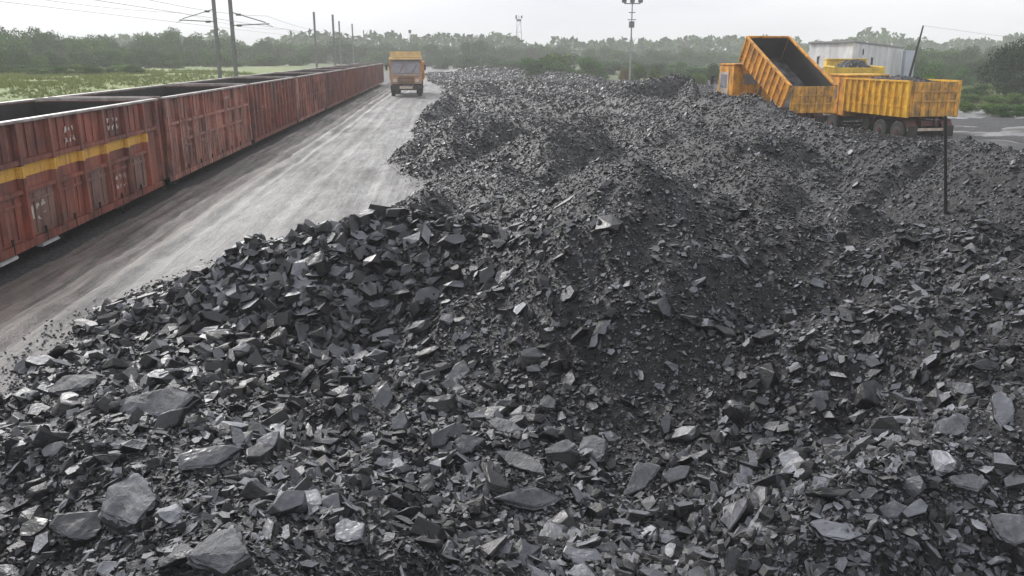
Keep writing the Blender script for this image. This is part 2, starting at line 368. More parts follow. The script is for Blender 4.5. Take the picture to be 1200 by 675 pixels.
def heap_o(x, y, fine=True):
    x = np.atleast_1d(np.asarray(x, float)); y = np.atleast_1d(np.asarray(y, float))
    ins = (x-edge_x(y))/np.sqrt(1+.6)           # rough distance inside the heap's road side edge
    ins = ins+.6*fbm(x*.5+3, y*.5, 3)
    capz = .22+.2*sstep(40, 60, y)
    base = capz*(1-np.exp(-np.clip(ins, 0, None)/1.1))
    h = base
    wob = .5*fbm(x*.45+40, y*.45+8, 3)
    for s, pts in RW:
        best = np.full_like(x, -9.0)
        for a, b in zip(pts[:-1], pts[1:]):
            d, z = seg_dist(x, y, a, b)
            d = np.sqrt(d*d+.06)-.2
            best = np.maximum(best, z-1.22*s*d*(1+.35*wob))
        k = .12; dd = best-h
        h = np.where(np.abs(dd) < k*3, np.maximum(h, best)+k*.35*np.exp(-np.abs(dd)/k), np.maximum(h, best))
    for (mx_, my_, mz_, ms_) in MOUNDS:
        k_ = (np.abs(x-mx_) < 4) & (np.abs(y-my_) < 4)
        if not k_.any(): continue
        d = np.hypot(x[k_]-mx_, (y[k_]-my_)); d = np.sqrt(d*d+.10)-.3
        h[k_] = np.maximum(h[k_], np.where(ins[k_] > .2, (mz_-ms_*d*(1+.5*wob[k_]))*sstep(.2, 2.2, ins[k_]), -9))
    lumps = .22*fbm(x*.8, y*.8, 3)+.12*fbm(x*2.6+5, y*2.6, 3)
    h = h+lumps*np.clip(ins*1.2, 0, 1)
    inside = sstep(-.15, .5, ins)
    back = np.maximum(sstep(58, 72, y)*sstep(.215, .24, x/np.maximum(y, 1)), sstep(130, 165, y)*sstep(.06, .11, x/np.maximum(y, 1)))        # the yard ends behind the trucks on the right
    right = sstep(.58, .70, x/np.maximum(y, 1))*sstep(31, 37, y)
    lim = sstep(YARD, YARD-30, y)*(1-np.maximum(back, right)*.9)
    # flat standing for the lorries
    st = sstep(36, 40, y+.15*(x-18))*sstep(.205, .23, x/np.maximum(y, 1))*sstep(70, 60, y)
    h = h*(1-st)+np.minimum(h, .10+.3*lumps)*st
    return np.where(ins > -.3, h*inside*lim, 0)-.25*(1-inside)-.3*(1-lim)
def hit(px, py):
    d = ray(px, py)
    t = np.linspace(2.5, 120, 9000); z = CZ+d.z*t
    h = heap_h(d.x*t, d.y*t); k = np.argmax(z <= h)
    return Vector((d.x*t[k], d.y*t[k], h[k])), t[k]

# ------------------------------------------------------------ ground, road
def ground_z(x, y):
    x = np.asarray(x, float); y = np.asarray(y, float)
    u = (x-(-8.70+TS*(y-14.1)))
    left = sstep(-6.5, -20, u)
    z = 1.45*left*(1-.5*sstep(150, 400, y))+.5*left*fbm(x*.05, y*.05, 3)
    z = z-1.2*sstep(-6.3, -4.6, u)*sstep(2.2, 1.0, u)*sstep(240, 200, y)
    rt = sstep(.52, .60, x/np.maximum(y, 1))*sstep(40, 60, y)
    z = z+sstep(110, 200, y)*.5*(1-left)
    z = z+sstep(.46, .50, x/np.maximum(y, 1))*sstep(30, 34, y)*sstep(62, 56, y)*(.55*np.abs(fbm(x*.16, y*.45, 3))+.12*fbm(x*1.2, y*1.2, 3))
    z = z-.10
    return z
def fan(name, y0, y1, t0, t1, ny, nx, zf, mat, extra=None, rot=None):
    ys = np.geomspace(y0, y1, ny); ts = np.linspace(t0, t1, nx)
    Y, T = np.meshgrid(ys, ts, indexing='ij'); X = Y*T
    Z = zf(X, Y)
    v = np.stack([X, Y, Z], -1).reshape(-1, 3)
    i = np.arange((ny-1)*(nx-1)); r = i//(nx-1); c = i % (nx-1); a = r*nx+c
    f = np.stack([a, a+1, a+nx+1, a+nx], -1)
    me = bpy.data.meshes.new(name); me.vertices.add(len(v)); me.vertices.foreach_set('co', v.ravel())
    me.loops.add(f.size); me.loops.foreach_set('vertex_index', f.ravel().astype(np.int32))
    me.polygons.add(len(f)); me.polygons.foreach_set('loop_start', np.arange(0, f.size, 4, dtype=np.int32))
    me.polygons.foreach_set('loop_total', np.full(len(f), 4, np.int32)); me.update(); me.validate()
    for k, vals in (extra(X, Y) if extra else {}).items():
        at_ = me.attributes.new(k, 'FLOAT', 'POINT'); at_.data.foreach_set('value', vals.ravel().astype(np.float32))
    me.materials.append(mat); return link(bpy.data.objects.new(name, me))
def gextra(X, Y):
    u = X-(-8.70+TS*(Y-14.1))
    g = sstep(-6.5, -9, u+1.5*fbm(X*.3, Y*.3))
    g = np.maximum(g, sstep(95, 130, Y+12*fbm(X*.06, Y*.06)))
    rb = X/np.maximum(Y, 1)
    g = np.maximum(g, sstep(58, 66, Y+6*fbm(X*.1, Y*.1))*sstep(.30, .34, rb))
    fl = fbm(X*.12+3, Y*.45, 4); wet = sstep(.46, .50, rb)*sstep(30, 33, Y)*sstep(58, 54, Y+3*fbm(X*.2+9, Y*.2))*np.clip(sstep(.06, -.04, fl)+sstep(45, 48, Y)*.8, 0, 1)
    return {'grass': g, 'wet': wet, 'meadow': sstep(-6, -9, u)*sstep(190, 120, Y)}
o = fan('ground', .6, 4500, -3.2, 3.2, 320, 420, ground_z, M['ground'], gextra); tag(o, kind='structure')

def road_z(X, Y):
    u = (X-(-8.70+TS*(Y-14.1)))
    z = .01+0*u
    ru = np.zeros_like(u)
    wig = .15*fbm(Y*.12, Y*0+3, 3)
    for c, wd, dp in ((.5, .10, .06), (.85, .08, .05), (1.2, .10, .07), (1.6, .09, .06), (2.05, .10, .05), (2.6, .14, .04), (3.9, .2, .025), (5.6, .2, .02)):
        q = (u+wig*(1+.4*math.sin(c*7))-c)/wd
        ru = ru-dp*np.exp(-q*q)+dp*.6*np.exp(-(np.abs(q)-1.7)**2*2)
    z = z+ru*(.6+.8*(vnoise(Y*.25+u, u*2)+.5))
    z = z+.05*fbm(X*1.1, Y*.8, 5)+.02*fbm(X*4, Y*2.5, 3)+.05*fbm(u*3, Y*.4, 3)*sstep(3.6, 2, u)
    z = z-.30*sstep(.85, .15, u)
    return z
def road_mesh():
    ny, nx = 640, 190
    ys = np.geomspace(2, 260, ny); us = .12+14.9*np.linspace(0, 1, nx)**1.25
    Y, U = np.meshgrid(ys, us, indexing='ij'); X = -8.70+TS*(Y-14.1)+U
    Z = road_z(X, Y)+.02; Z = np.maximum(Z, np.where((Y > 40) & (U > 2), ground_z(X, Y)+.04*sstep(3, 6, U), -9))
    return X, Y, Z, U
X, Y, Z, U = road_mesh()
ny, nx = X.shape
root = bpy.data.objects.new('dirt_road', None)
v = np.stack([X, Y, Z], -1).reshape(-1, 3)
# object space is aligned with the railway so that the wheel streaks run along it
rot = Matrix.Rotation(TR, 4, 'Z'); inv = np.array(rot.inverted().to_3x3()); v = v @ inv.T
i = np.arange((ny-1)*(nx-1)); r_ = i//(nx-1); c_ = i % (nx-1); a = r_*nx+c_
f = np.stack([a, a+1, a+nx+1, a+nx], -1)
me = bpy.data.meshes.new('dirt_road'); me.from_pydata(v.tolist(), [], f.tolist()); me.update()
me.polygons.foreach_set('use_smooth', [True]*len(me.polygons))
q = me.attributes.new('lateral', 'FLOAT', 'POINT'); q.data.foreach_set('value', U.ravel().astype(np.float32))
me.materials.append(M['road']); bpy.data.objects.remove(root)
road = bpy.data.objects.new('dirt_road', me); road.rotation_euler = (0, 0, TR); C.objects.link(road); tag(road, kind='structure')

# ------------------------------------------------------------ coal heap and lumps
heap = fan('coal_heap', 1.5, 215, -.80, .86, 520, 460, lambda x, y: heap_h(x, y), M['heap'])
tag(heap, 'long dark heap of wet coal filling the yard beside the road', kind='stuff')

def shard(seed, kind, subdiv=0):
    rr = random.Random(seed); bm = bmesh.new()
    if kind == 'slab':
        n = rr.choice((4, 5, 5, 6)); an = sorted([2*math.pi*(i+rr.uniform(-.3, .3))/n for i in range(n)])
        ex = rr.uniform(.34, .8); th = rr.uniform(.09, .20)
        for k, zz in enumerate((-th, th)):
            s = rr.uniform(.8, 1) if k else 1
            tx, ty = rr.uniform(-.25, .25), rr.uniform(-.25, .25)
            ox, oy = rr.uniform(-.08, .08), rr.uniform(-.08, .08)
            for a_ in an:
                q_ = rr.uniform(.78, 1)*s*.5
                x = q_*math.cos(a_)+ox; y = q_*math.sin(a_)*ex+oy
                bm.verts.new((x, y, zz+(tx*x+ty*y)*.35))
    else:
        n = rr.randint(9, 12); fl = rr.uniform(.45, .8); ex = rr.uniform(.6, .95)
        for _ in range(n):
            p = Vector([rr.gauss(0, 1) for _ in range(3)]).normalized()*.5*rr.uniform(.85, 1)
            p = Vector([max(-.40, min(.40, c)) for c in p])
            bm.verts.new((p.x, p.y*ex, p.z*fl))
    res = bmesh.ops.convex_hull(bm, input=bm.verts)
    junk = [g for g in res['geom_interior'] if isinstance(g, bmesh.types.BMVert)]
    bmesh.ops.delete(bm, geom=junk, context='VERTS')
    bmesh.ops.dissolve_limit(bm, angle_limit=R(9), verts=bm.verts, edges=bm.edges)
    if subdiv:
        bmesh.ops.bevel(bm, geom=bm.edges[:], offset=.022, segments=1, affect='EDGES', clamp_overlap=True)
        bmesh.ops.triangulate(bm, faces=bm.faces)
        for _ in range(subdiv):
            bmesh.ops.subdivide_edges(bm, edges=[e for e in bm.edges if e.calc_length() > .09], cuts=1, use_grid_fill=False)
            bmesh.ops.triangulate(bm, faces=bm.faces)
        bm.normal_update()
        import mathutils
        for vv in bm.verts:
            c = vv.co*3.1+Vector((seed*3.7, 0, 0)); d = mathutils.noise.noise(c)*.055+mathutils.noise.noise(c*2.7)*.025
            # step-like cleavage
            d += .018*round(mathutils.noise.noise(c*1.3)*3)
            vv.co += vv.normal*d*.8
    bmesh.ops.recalc_face_normals(bm, faces=bm.faces)
    me = bpy.data.meshes.new('coal_lump'); bm.to_mesh(me); bm.free(); me.materials.append(M['coal']); return me
small = [shard(i, 'slab' if i % 10 < 5 else 'block') for i in range(40)]
big = [shard(100+i, 'slab' if i % 2 else 'block', 1) for i in range(22)]

# notable lumps seen in the photograph: x, y, width, height in its pixels, kind, roll on the picture, label
HERO = [
 (90,457,66,34,'b',15,'pale flat coal block, uppermost big lump at the heap edge on the left'),
 (190,478,84,42,'b',8,'wide smooth coal boulder just right of the pale flat block on the left'),
 (155,600,72,72,'b',0,'large five sided light grey coal boulder standing alone at lower left'),
 (262,655,88,56,'b',-8,'big rounded coal boulder cut by the bottom edge left of centre'),
 (97,625,66,46,'b',10,'dark coal boulder wedged at bottom left beside the five sided boulder'),
 (44,625,42,36,'b',-15,'smaller square coal block at the far bottom left'),
 (245,540,78,32,'s',20,'ridge topped coal slab lying above the five sided boulder, pointing right'),
 (66,532,30,26,'b',0,'small blunt coal block above the bottom left boulders'),
 (622,585,96,30,'s',8,'long pale lens shaped coal slab lying at lower centre'),
 (750,563,68,34,'s',38,'pale coal slab tilted up to the right at lower centre right'),
 (612,543,70,24,'s',-35,'dark coal plank dipping to the right above the long pale slab'),
 (655,530,46,26,'s',12,'light grey diamond of coal right of the dark dipping plank'),
 (697,532,36,46,'b',80,'upright dark coal block beside the light grey diamond'),
 (591,502,46,24,'s',-10,'pale four cornered coal slab above the dark dipping plank'),
 (640,475,20,28,'b',80,'small upright pale coal block at the middle of the hollow'),
 (447,465,24,48,'s',75,'narrow coal slab standing on end left of the hollow'),
 (549,525,38,28,'b',15,'pale roundish coal lump left of the dark dipping plank'),
 (500,570,20,30,'b',85,'small brick shaped upright coal lump at lower centre'),
 (508,592,24,20,'s',50,'bright sliver of coal just below the brick shaped lump'),
 (540,632,42,20,'s',4,'flat oval coal slab near the bottom edge at centre'),
 (683,655,54,24,'s',-25,'coal slab sliding right at the bottom edge right of centre'),
 (412,630,44,36,'b',-30,'grey coal block at the bottom edge left of centre'),
 (1115,504,60,28,'s',25,'bright angular coal slab on the right slope'),
 (1173,479,26,52,'s',75,'upright blade of coal at the right edge'),
 (1155,430,46,16,'s',12,'thin coal slab high on the right slope'),
 (1128,462,30,26,'b',-40,'rounded coal lump above the bright angular slab'),
 (1130,571,48,30,'b',0,'knobbly light coal lump at lower right'),
 (1044,602,42,24,'b',5,'light oval coal lump left of the knobbly lump at lower right'),
 (979,624,66,26,'s',-12,'long half buried coal slab at lower right of centre'),
 (1183,624,54,44,'b',0,'broad pale coal boulder in the bottom right corner'),
 (902,518,38,11,'s',2,'thin pale sliver of coal lying flat on the fine slope'),
 (959,467,24,18,'b',20,'small pale wedge of coal on the fine slope right of centre'),
 (446,361,28,20,'b',10,'pale block of coal on the steep face of the near mound'),
 (288,340,22,12,'s',8,'bright chip of coal on the left shoulder of the near mound'),
 (396,320,32,18,'s',18,'smooth coal slab high on the steep face of the near mound'),
 (370,307,20,28,'b',80,'upright coal block high on the steep face of the near mound'),
 (523,377,24,18,'b',-10,'pale coal block on the right part of the near mound face'),
 (848,302,30,10,'s',8,'bright sliver of coal on the big middle slope'),
]
rr = random.Random(11)
big_slab = [m for i, m in enumerate(big) if i % 2]; big_block = [m for i, m in enumerate(big) if not i % 2]
def boulder(seed, kd, W_, H_, T_):
    """a lump with a broad cleaved face: polygon outline W x H, thickness T, broken edges, rough faces"""
    r_ = random.Random(seed); bm = bmesh.new(); n = r_.choice((5, 6, 6, 7)) if kd == 'b' else r_.choice((4, 5, 6))
    an = [2*math.pi*(i+r_.uniform(-.28, .28))/n for i in range(n)]
    pw = 2.6
    def rim(a_):
        c_, s_ = math.cos(a_), math.sin(a_); return 1/((abs(c_)**pw+abs(s_)**pw)**(1/pw))
    rad = [rim(a_)*r_.uniform(.70, 1.06) for a_ in an]
    for zz, sc_ in ((.5, .90), (.30, 1.0), (-.5, 1.04)):
        for a_, q_ in zip(an, rad):
            bm.verts.new((math.cos(a_)*q_*W_/2*sc_*r_.uniform(.93, 1.03), math.sin(a_)*q_*H_/2*sc_*r_.uniform(.93, 1.03), zz*T_*(1+r_.uniform(-.22, .22))))
    res = bmesh.ops.convex_hull(bm, input=bm.verts)
    bmesh.ops.delete(bm, geom=[g for g in res['geom_interior'] if isinstance(g, bmesh.types.BMVert)], context='VERTS')
    bmesh.ops.dissolve_limit(bm, angle_limit=R(7), verts=bm.verts, edges=bm.edges)
    m_ = max(W_, H_)
    bmesh.ops.bevel(bm, geom=bm.edges[:], offset=.012*m_, segments=1, affect='EDGES', clamp_overlap=True)
    bmesh.ops.triangulate(bm, faces=bm.faces)
    for _ in range(3):
        bmesh.ops.subdivide_edges(bm, edges=[e_ for e_ in bm.edges if e_.calc_length() > .10*m_], cuts=1)
        bmesh.ops.triangulate(bm, faces=bm.faces)
    bm.normal_update()
    from mathutils import noise as mn
    for vv in bm.verts:
        c = vv.co/m_*4+Vector((seed*3.7, 0, 0)); vv.co += vv.normal*m_*(mn.noise(c)*.020+mn.noise(c*3)*.005+.010*round(mn.noise(c*.8)*3))
        if abs(vv.normal.z) < .6: vv.co += vv.normal*m_*.018*(1 if mn.noise(Vector((seed, vv.co.z/m_*22, c.x*.25))) > 0 else -1)
    bmesh.ops.recalc_face_normals(bm, faces=bm.faces)
    me = bpy.data.meshes.new('coal_lump'); bm.to_mesh(me); bm.free(); me.materials.append(M['coal']); return me
hero_xy = []; hero_px = []
for k, (px, py, wd, ht, kd, roll, lab) in enumerate(HERO):
    Lg, Sh = max(wd, ht), min(wd, ht)
    p, t = hit(px, py+ht*.12); g = t/F*1.06
    th_ = Sh*g*(.42 if kd == 's' else .62)
    me = boulder(300+k, kd, Lg*g, Sh*g*1.05, th_)
    if any(w_ in lab for w_ in ('pale', 'light', 'bright', 'rounded', 'smooth', 'wide')): me.materials.clear(); me.materials.append(M['pale'])
    o = bpy.data.objects.new('coal_lump', me); C.objects.link(o)
    q = Matrix.Rotation(R(30 if kd == 's' else 26)+rr.uniform(-.15, .15), 4, 'X') @ Matrix.Rotation(rr.uniform(-.2, .2), 4, 'Y') @ Matrix.Rotation(R(roll), 4, 'Z')
    o.matrix_world = Matrix.Translation(p+Vector((0, 0, Sh*g*.13))) @ q
    tag(o, lab, 'coal lump', 'large lumps of coal on the heap'); hero_xy.append((p.x, p.y, Lg*g*.45)); hero_px.append((px, py))

# loose lumps: size law in the world, thinned with distance
def coarse(x, y):
    m1 = ath(400, 300, 1.4); d = np.hypot((x-m1.x-.3)/2.9, (y-m1.y-.4)/1.7)
    c = .70-.32*sstep(14, 20, y)+.85*np.exp(-d*d)
    m2 = ath(800, 270, 1.8); d2 = np.hypot((x-m2.x)/4.5, (y-m2.y)/5); c = c*(1-.42*np.exp(-d2*d2))
    return c*(1+.5*fbm(x*.6+70, y*.6, 2))
NP = 560000
d = rng.uniform(0, 1, NP)
e = .30; dmin, dmax = 3.6, 200.0
dist = (dmin**e+d*(dmax**e-dmin**e))**(1/e)
th = rng.uniform(-.68, .70, NP); y = dist*np.cos(th*.9); x = y*np.tan(th*.92)
ok = x > edge_x(y)-.35*rng.random(NP)**4
x, y, dist = x[ok], y[ok], dist[ok]
sz = .0200*dist**.62*np.exp(rng.normal(0, .66, len(x)))*coarse(x, y)
hh_ = heap_o(x, y); sz = sz*np.interp(hh_, [.2, .8, 1.6, 2.4], [1.25, 1.05, .9, .72])*np.where(y < 14, 1, .92)
sz = np.clip(sz, .0036*dist, np.interp(y, [10, 15, 20], [.55, .50, .22])+np.where(y > 20, .0035*(dist-20), 0))
z = heap_o(x, y); ee = .12
nx_ = -(heap_o(x+ee, y)-heap_o(x-ee, y))/(2*ee); ny_ = -(heap_o(x, y+ee)-heap_o(x, y-ee))/(2*ee)
inside = x > edge_x(y)
rz_ = (road_z(x*KH, y*KH)+.02)/KH
onroad = (z < rz_)
keep = (z > -.05) | (rng.random(len(x)) < .25)
z = np.where(onroad, rz_, z)
sz = np.where(onroad, np.minimum(sz, .07), sz)
keep &= ~((y > 60) & (z < .3) & (x < -6))
keep &= ~((x/y > .5) & (y > 42)); keep &= (z > .02) | (y < 60)
x, y, z, sz, dist = [q_*KH for q_ in (x, y, z, sz, dist)]
for hx, hy, hr in hero_xy:
    keep &= ~((np.hypot(x-hx, y-hy) < hr) & (sz > .10))
x, y, z, sz, nx_, ny_, dist = [q_[keep] for q_ in (x, y, z, sz, nx_, ny_, dist)]
n = len(x)
# orientation: lie on the slope, tilted at random, bedding strikes shared locally
yaw = rng.uniform(-math.pi, math.pi, n)*.55+1.6*fbm(x*.35, y*.35, 2)
tiltx = np.arctan(-ny_)*.9+rng.normal(0, .36, n); tilty = np.arctan(nx_)*.9+rng.normal(0, .38, n)
asp = rng.uniform(.6, 1.15, n); thk = rng.uniform(.6, 1.25, n)
# the largest to the eye become objects of their own
zc = z-CZ; depth = y*cp-zc*sp; ux = x/depth*F+600; vy = 337.5-(y*sp+zc*cp)/depth*F
inframe = (ux > -5) & (ux < 1205) & (vy < 690) & (vy > 70)
score = np.where(inframe & (dist < 24), np.minimum(sz, .5)/dist, 0); order = np.argsort(-score)
ind = order[:262]; rest = order[262:]
SHORT = ['pale flat block at the left edge', 'wide smooth boulder at left', 'five sided boulder at lower left', 'big boulder at the bottom left of centre', 'dark wedged boulder at bottom left', 'square block at far bottom left', 'ridge topped slab at left', 'blunt block at the left edge', 'long pale lens shaped slab', 'pale tilted slab at lower centre', 'dark dipping plank', 'light grey diamond', 'upright dark block at centre', 'pale four cornered slab', 'upright pale block in the hollow', 'slab standing on end', 'pale roundish lump at centre', 'brick shaped upright lump', 'bright sliver at lower centre', 'flat oval slab at bottom centre', 'sliding slab at the bottom edge', 'grey block at the bottom edge', 'bright angular slab at right', 'upright blade at the right edge', 'thin slab high at right', 'rounded lump high at right', 'knobbly lump at lower right', 'light oval lump at lower right', 'half buried slab at lower right', 'broad boulder in the bottom right corner', 'thin pale sliver on the right slope', 'small pale wedge at right', 'pale block on the mound face', 'bright chip on the mound shoulder', 'smooth slab high on the mound', 'upright block high on the mound', 'pale block right on the mound', 'bright sliver on the middle slope']
ORD = ['nearest', 'second', 'third', 'fourth', 'fifth', 'sixth', 'seventh', 'eighth', 'ninth', 'tenth', 'eleventh', 'twelfth', 'thirteenth', 'fourteenth', 'fifteenth', 'sixteenth', 'seventeenth', 'eighteenth']
hp = np.array(hero_px); cand = []
for i in ind:
    slab = rr.random() < .5; k = int(np.argmin(np.hypot(hp[:, 0]-ux[i], (hp[:, 1]-vy[i])*1.2)))
    dx, dy = ux[i]-hp[k, 0], vy[i]-hp[k, 1]
    side = ('right of' if dx > 0 else 'left of') if abs(dx) > abs(dy) else ('below' if dy > 0 else 'above')
    cand.append((float(np.hypot(dx, dy)), i, slab, k, side))
cand.sort(key=lambda c_: c_[0]); cnt = {}
for dd_, i, slab, k, side in cand:
    me = rr.choice(big_slab if slab else big_block)
    o = bpy.data.objects.new('coal_lump', me); C.objects.link(o)
    o.location = (x[i], y[i], z[i]+sz[i]*.08); o.rotation_euler = (tiltx[i], tilty[i], yaw[i])
    s = sz[i]*.95; o.scale = (s*1.15, s*asp[i]*1.1, s*thk[i])
    key = (slab, k, side); c_ = cnt.get(key, 0); cnt[key] = c_+1
    tag(o, '%s large %s %s the %s' % (ORD[min(c_, 17)], 'coal slab' if slab else 'coal block', side, SHORT[k]), 'coal lump', 'large lumps of coal on the heap')

def scatter(name, pts, rotv, scl, idx, meshes, kindlabel):
    me = bpy.data.meshes.new(name); me.vertices.add(len(pts)); me.vertices.foreach_set('co', np.asarray(pts, np.float32).ravel())
    for k, a_, ty in (('rot', rotv, 'FLOAT_VECTOR'), ('scl', scl, 'FLOAT_VECTOR')):
        q_ = me.attributes.new(k, ty, 'POINT'); q_.data.foreach_set('vector', np.asarray(a_, np.float32).ravel())
    q_ = me.attributes.new('idx', 'INT', 'POINT'); q_.data.foreach_set('value', np.asarray(idx, np.int32))
    o = bpy.data.objects.new(name, me); C.objects.link(o)
    coll = bpy.data.collections.new(name+'_shapes')
    for k, m_ in enumerate(meshes):
        s_ = bpy.data.objects.new('%s_shape_%02d' % (name, k), m_); coll.objects.link(s_)
    g = bpy.data.node_groups.new(name, 'GeometryNodeTree')
    g.interface.new_socket('Geometry', in_out='INPUT', socket_type='NodeSocketGeometry')
    g.interface.new_socket('Geometry', in_out='OUTPUT', socket_type='NodeSocketGeometry')
    gi = g.nodes.new('NodeGroupInput'); go = g.nodes.new('NodeGroupOutput')
    ci = g.nodes.new('GeometryNodeCollectionInfo'); ci.inputs[0].default_value = coll
    ci.inputs['Separate Children'].default_value = True; ci.inputs['Reset Children'].default_value = True
    ip = g.nodes.new('GeometryNodeInstanceOnPoints'); ip.inputs['Pick Instance'].default_value = True
    def na(nm, ty):
        q = g.nodes.new('GeometryNodeInputNamedAttribute'); q.data_type = ty; q.inputs[0].default_value = nm
        return [s_ for s_ in q.outputs if s_.enabled and s_.name == 'Attribute'][0]
    g.links.new(gi.outputs[0], ip.inputs['Points']); g.links.new(ci.outputs[0], ip.inputs['Instance'])
    g.links.new(na('idx', 'INT'), ip.inputs['Instance Index'])
    g.links.new(na('rot', 'FLOAT_VECTOR'), ip.inputs['Rotation']); g.links.new(na('scl', 'FLOAT_VECTOR'), ip.inputs['Scale'])
    g.links.new(ip.outputs[0], go.inputs[0])
    md = o.modifiers.new('scatter', 'NODES'); md.node_group = g
    tag(o, kindlabel, kind='stuff'); return o
x2, y2, z2, s2 = x[rest], y[rest], z[rest], sz[rest]
lift = rng.uniform(-.10, .22, len(x2))*s2
scatter('coal_rubble', np.stack([x2, y2, z2+lift], -1), np.stack([tiltx[rest], tilty[rest], yaw[rest]], -1),
        np.stack([s2*1.1, s2*asp[rest], s2*thk[rest]], -1), rng.integers(0, len(small), len(x2)), small,
        'countless small chips and shards of wet coal covering the heap')
print('rubble', len(x2))

# ------------------------------------------------------------ railway wagons
def track():
    b = MB()
    prof = [(-4.6, -.08), (-3.2, .12), (-.2, .14), (.11, .10)]
    vs, fs = [], []
    Ls = np.linspace(-6, 330, 160)
    for j, s in enumerate(Ls):
        for (u_, z_) in prof: vs.append((u_+.1*rng.normal()*.3, s, z_+.02*rng.normal()))
    for j in range(len(Ls)-1):
        for k in range(3): fs.append((j*4+k, j*4+k+1, j*4+k+5, j*4+k+4))
    o = mesh_obj('ballast_bed', vs, fs, simple('sooty ballast', (.06, .05, .045), .9, .5, 12, bumpy=1)); o.location = (facex(0), 0, -1.15); o.rotation_euler = (0, 0, TR); tag(o, kind='structure')
    for c in (-1.57-.86, -1.57+.82):
        r = MB().box(c-.035, c+.035, -6, 330, .14, .30); q = r.build('rail', M['steel']); q.location = (facex(0), 0, -1.15); q.rotation_euler = (0, 0, TR); tag(q, kind='structure')
track()
edge = MB().box(.03, .125, -6, 230, -1.3, -.27).build('platform_edge', simple('sooty concrete edge', (.05, .045, .042), .8, .4, 3, bumpy=.5)); edge.location = (facex(0), 0, 0); edge.rotation_euler = (0, 0, TR); tag(edge, kind='structure')
def stroke_mb(marks, x, s=1):
    b = MB()
    for (y0, z0, y1, z1) in marks: b.box(x, x+.006, y0, y1, z0, z1)
    return b
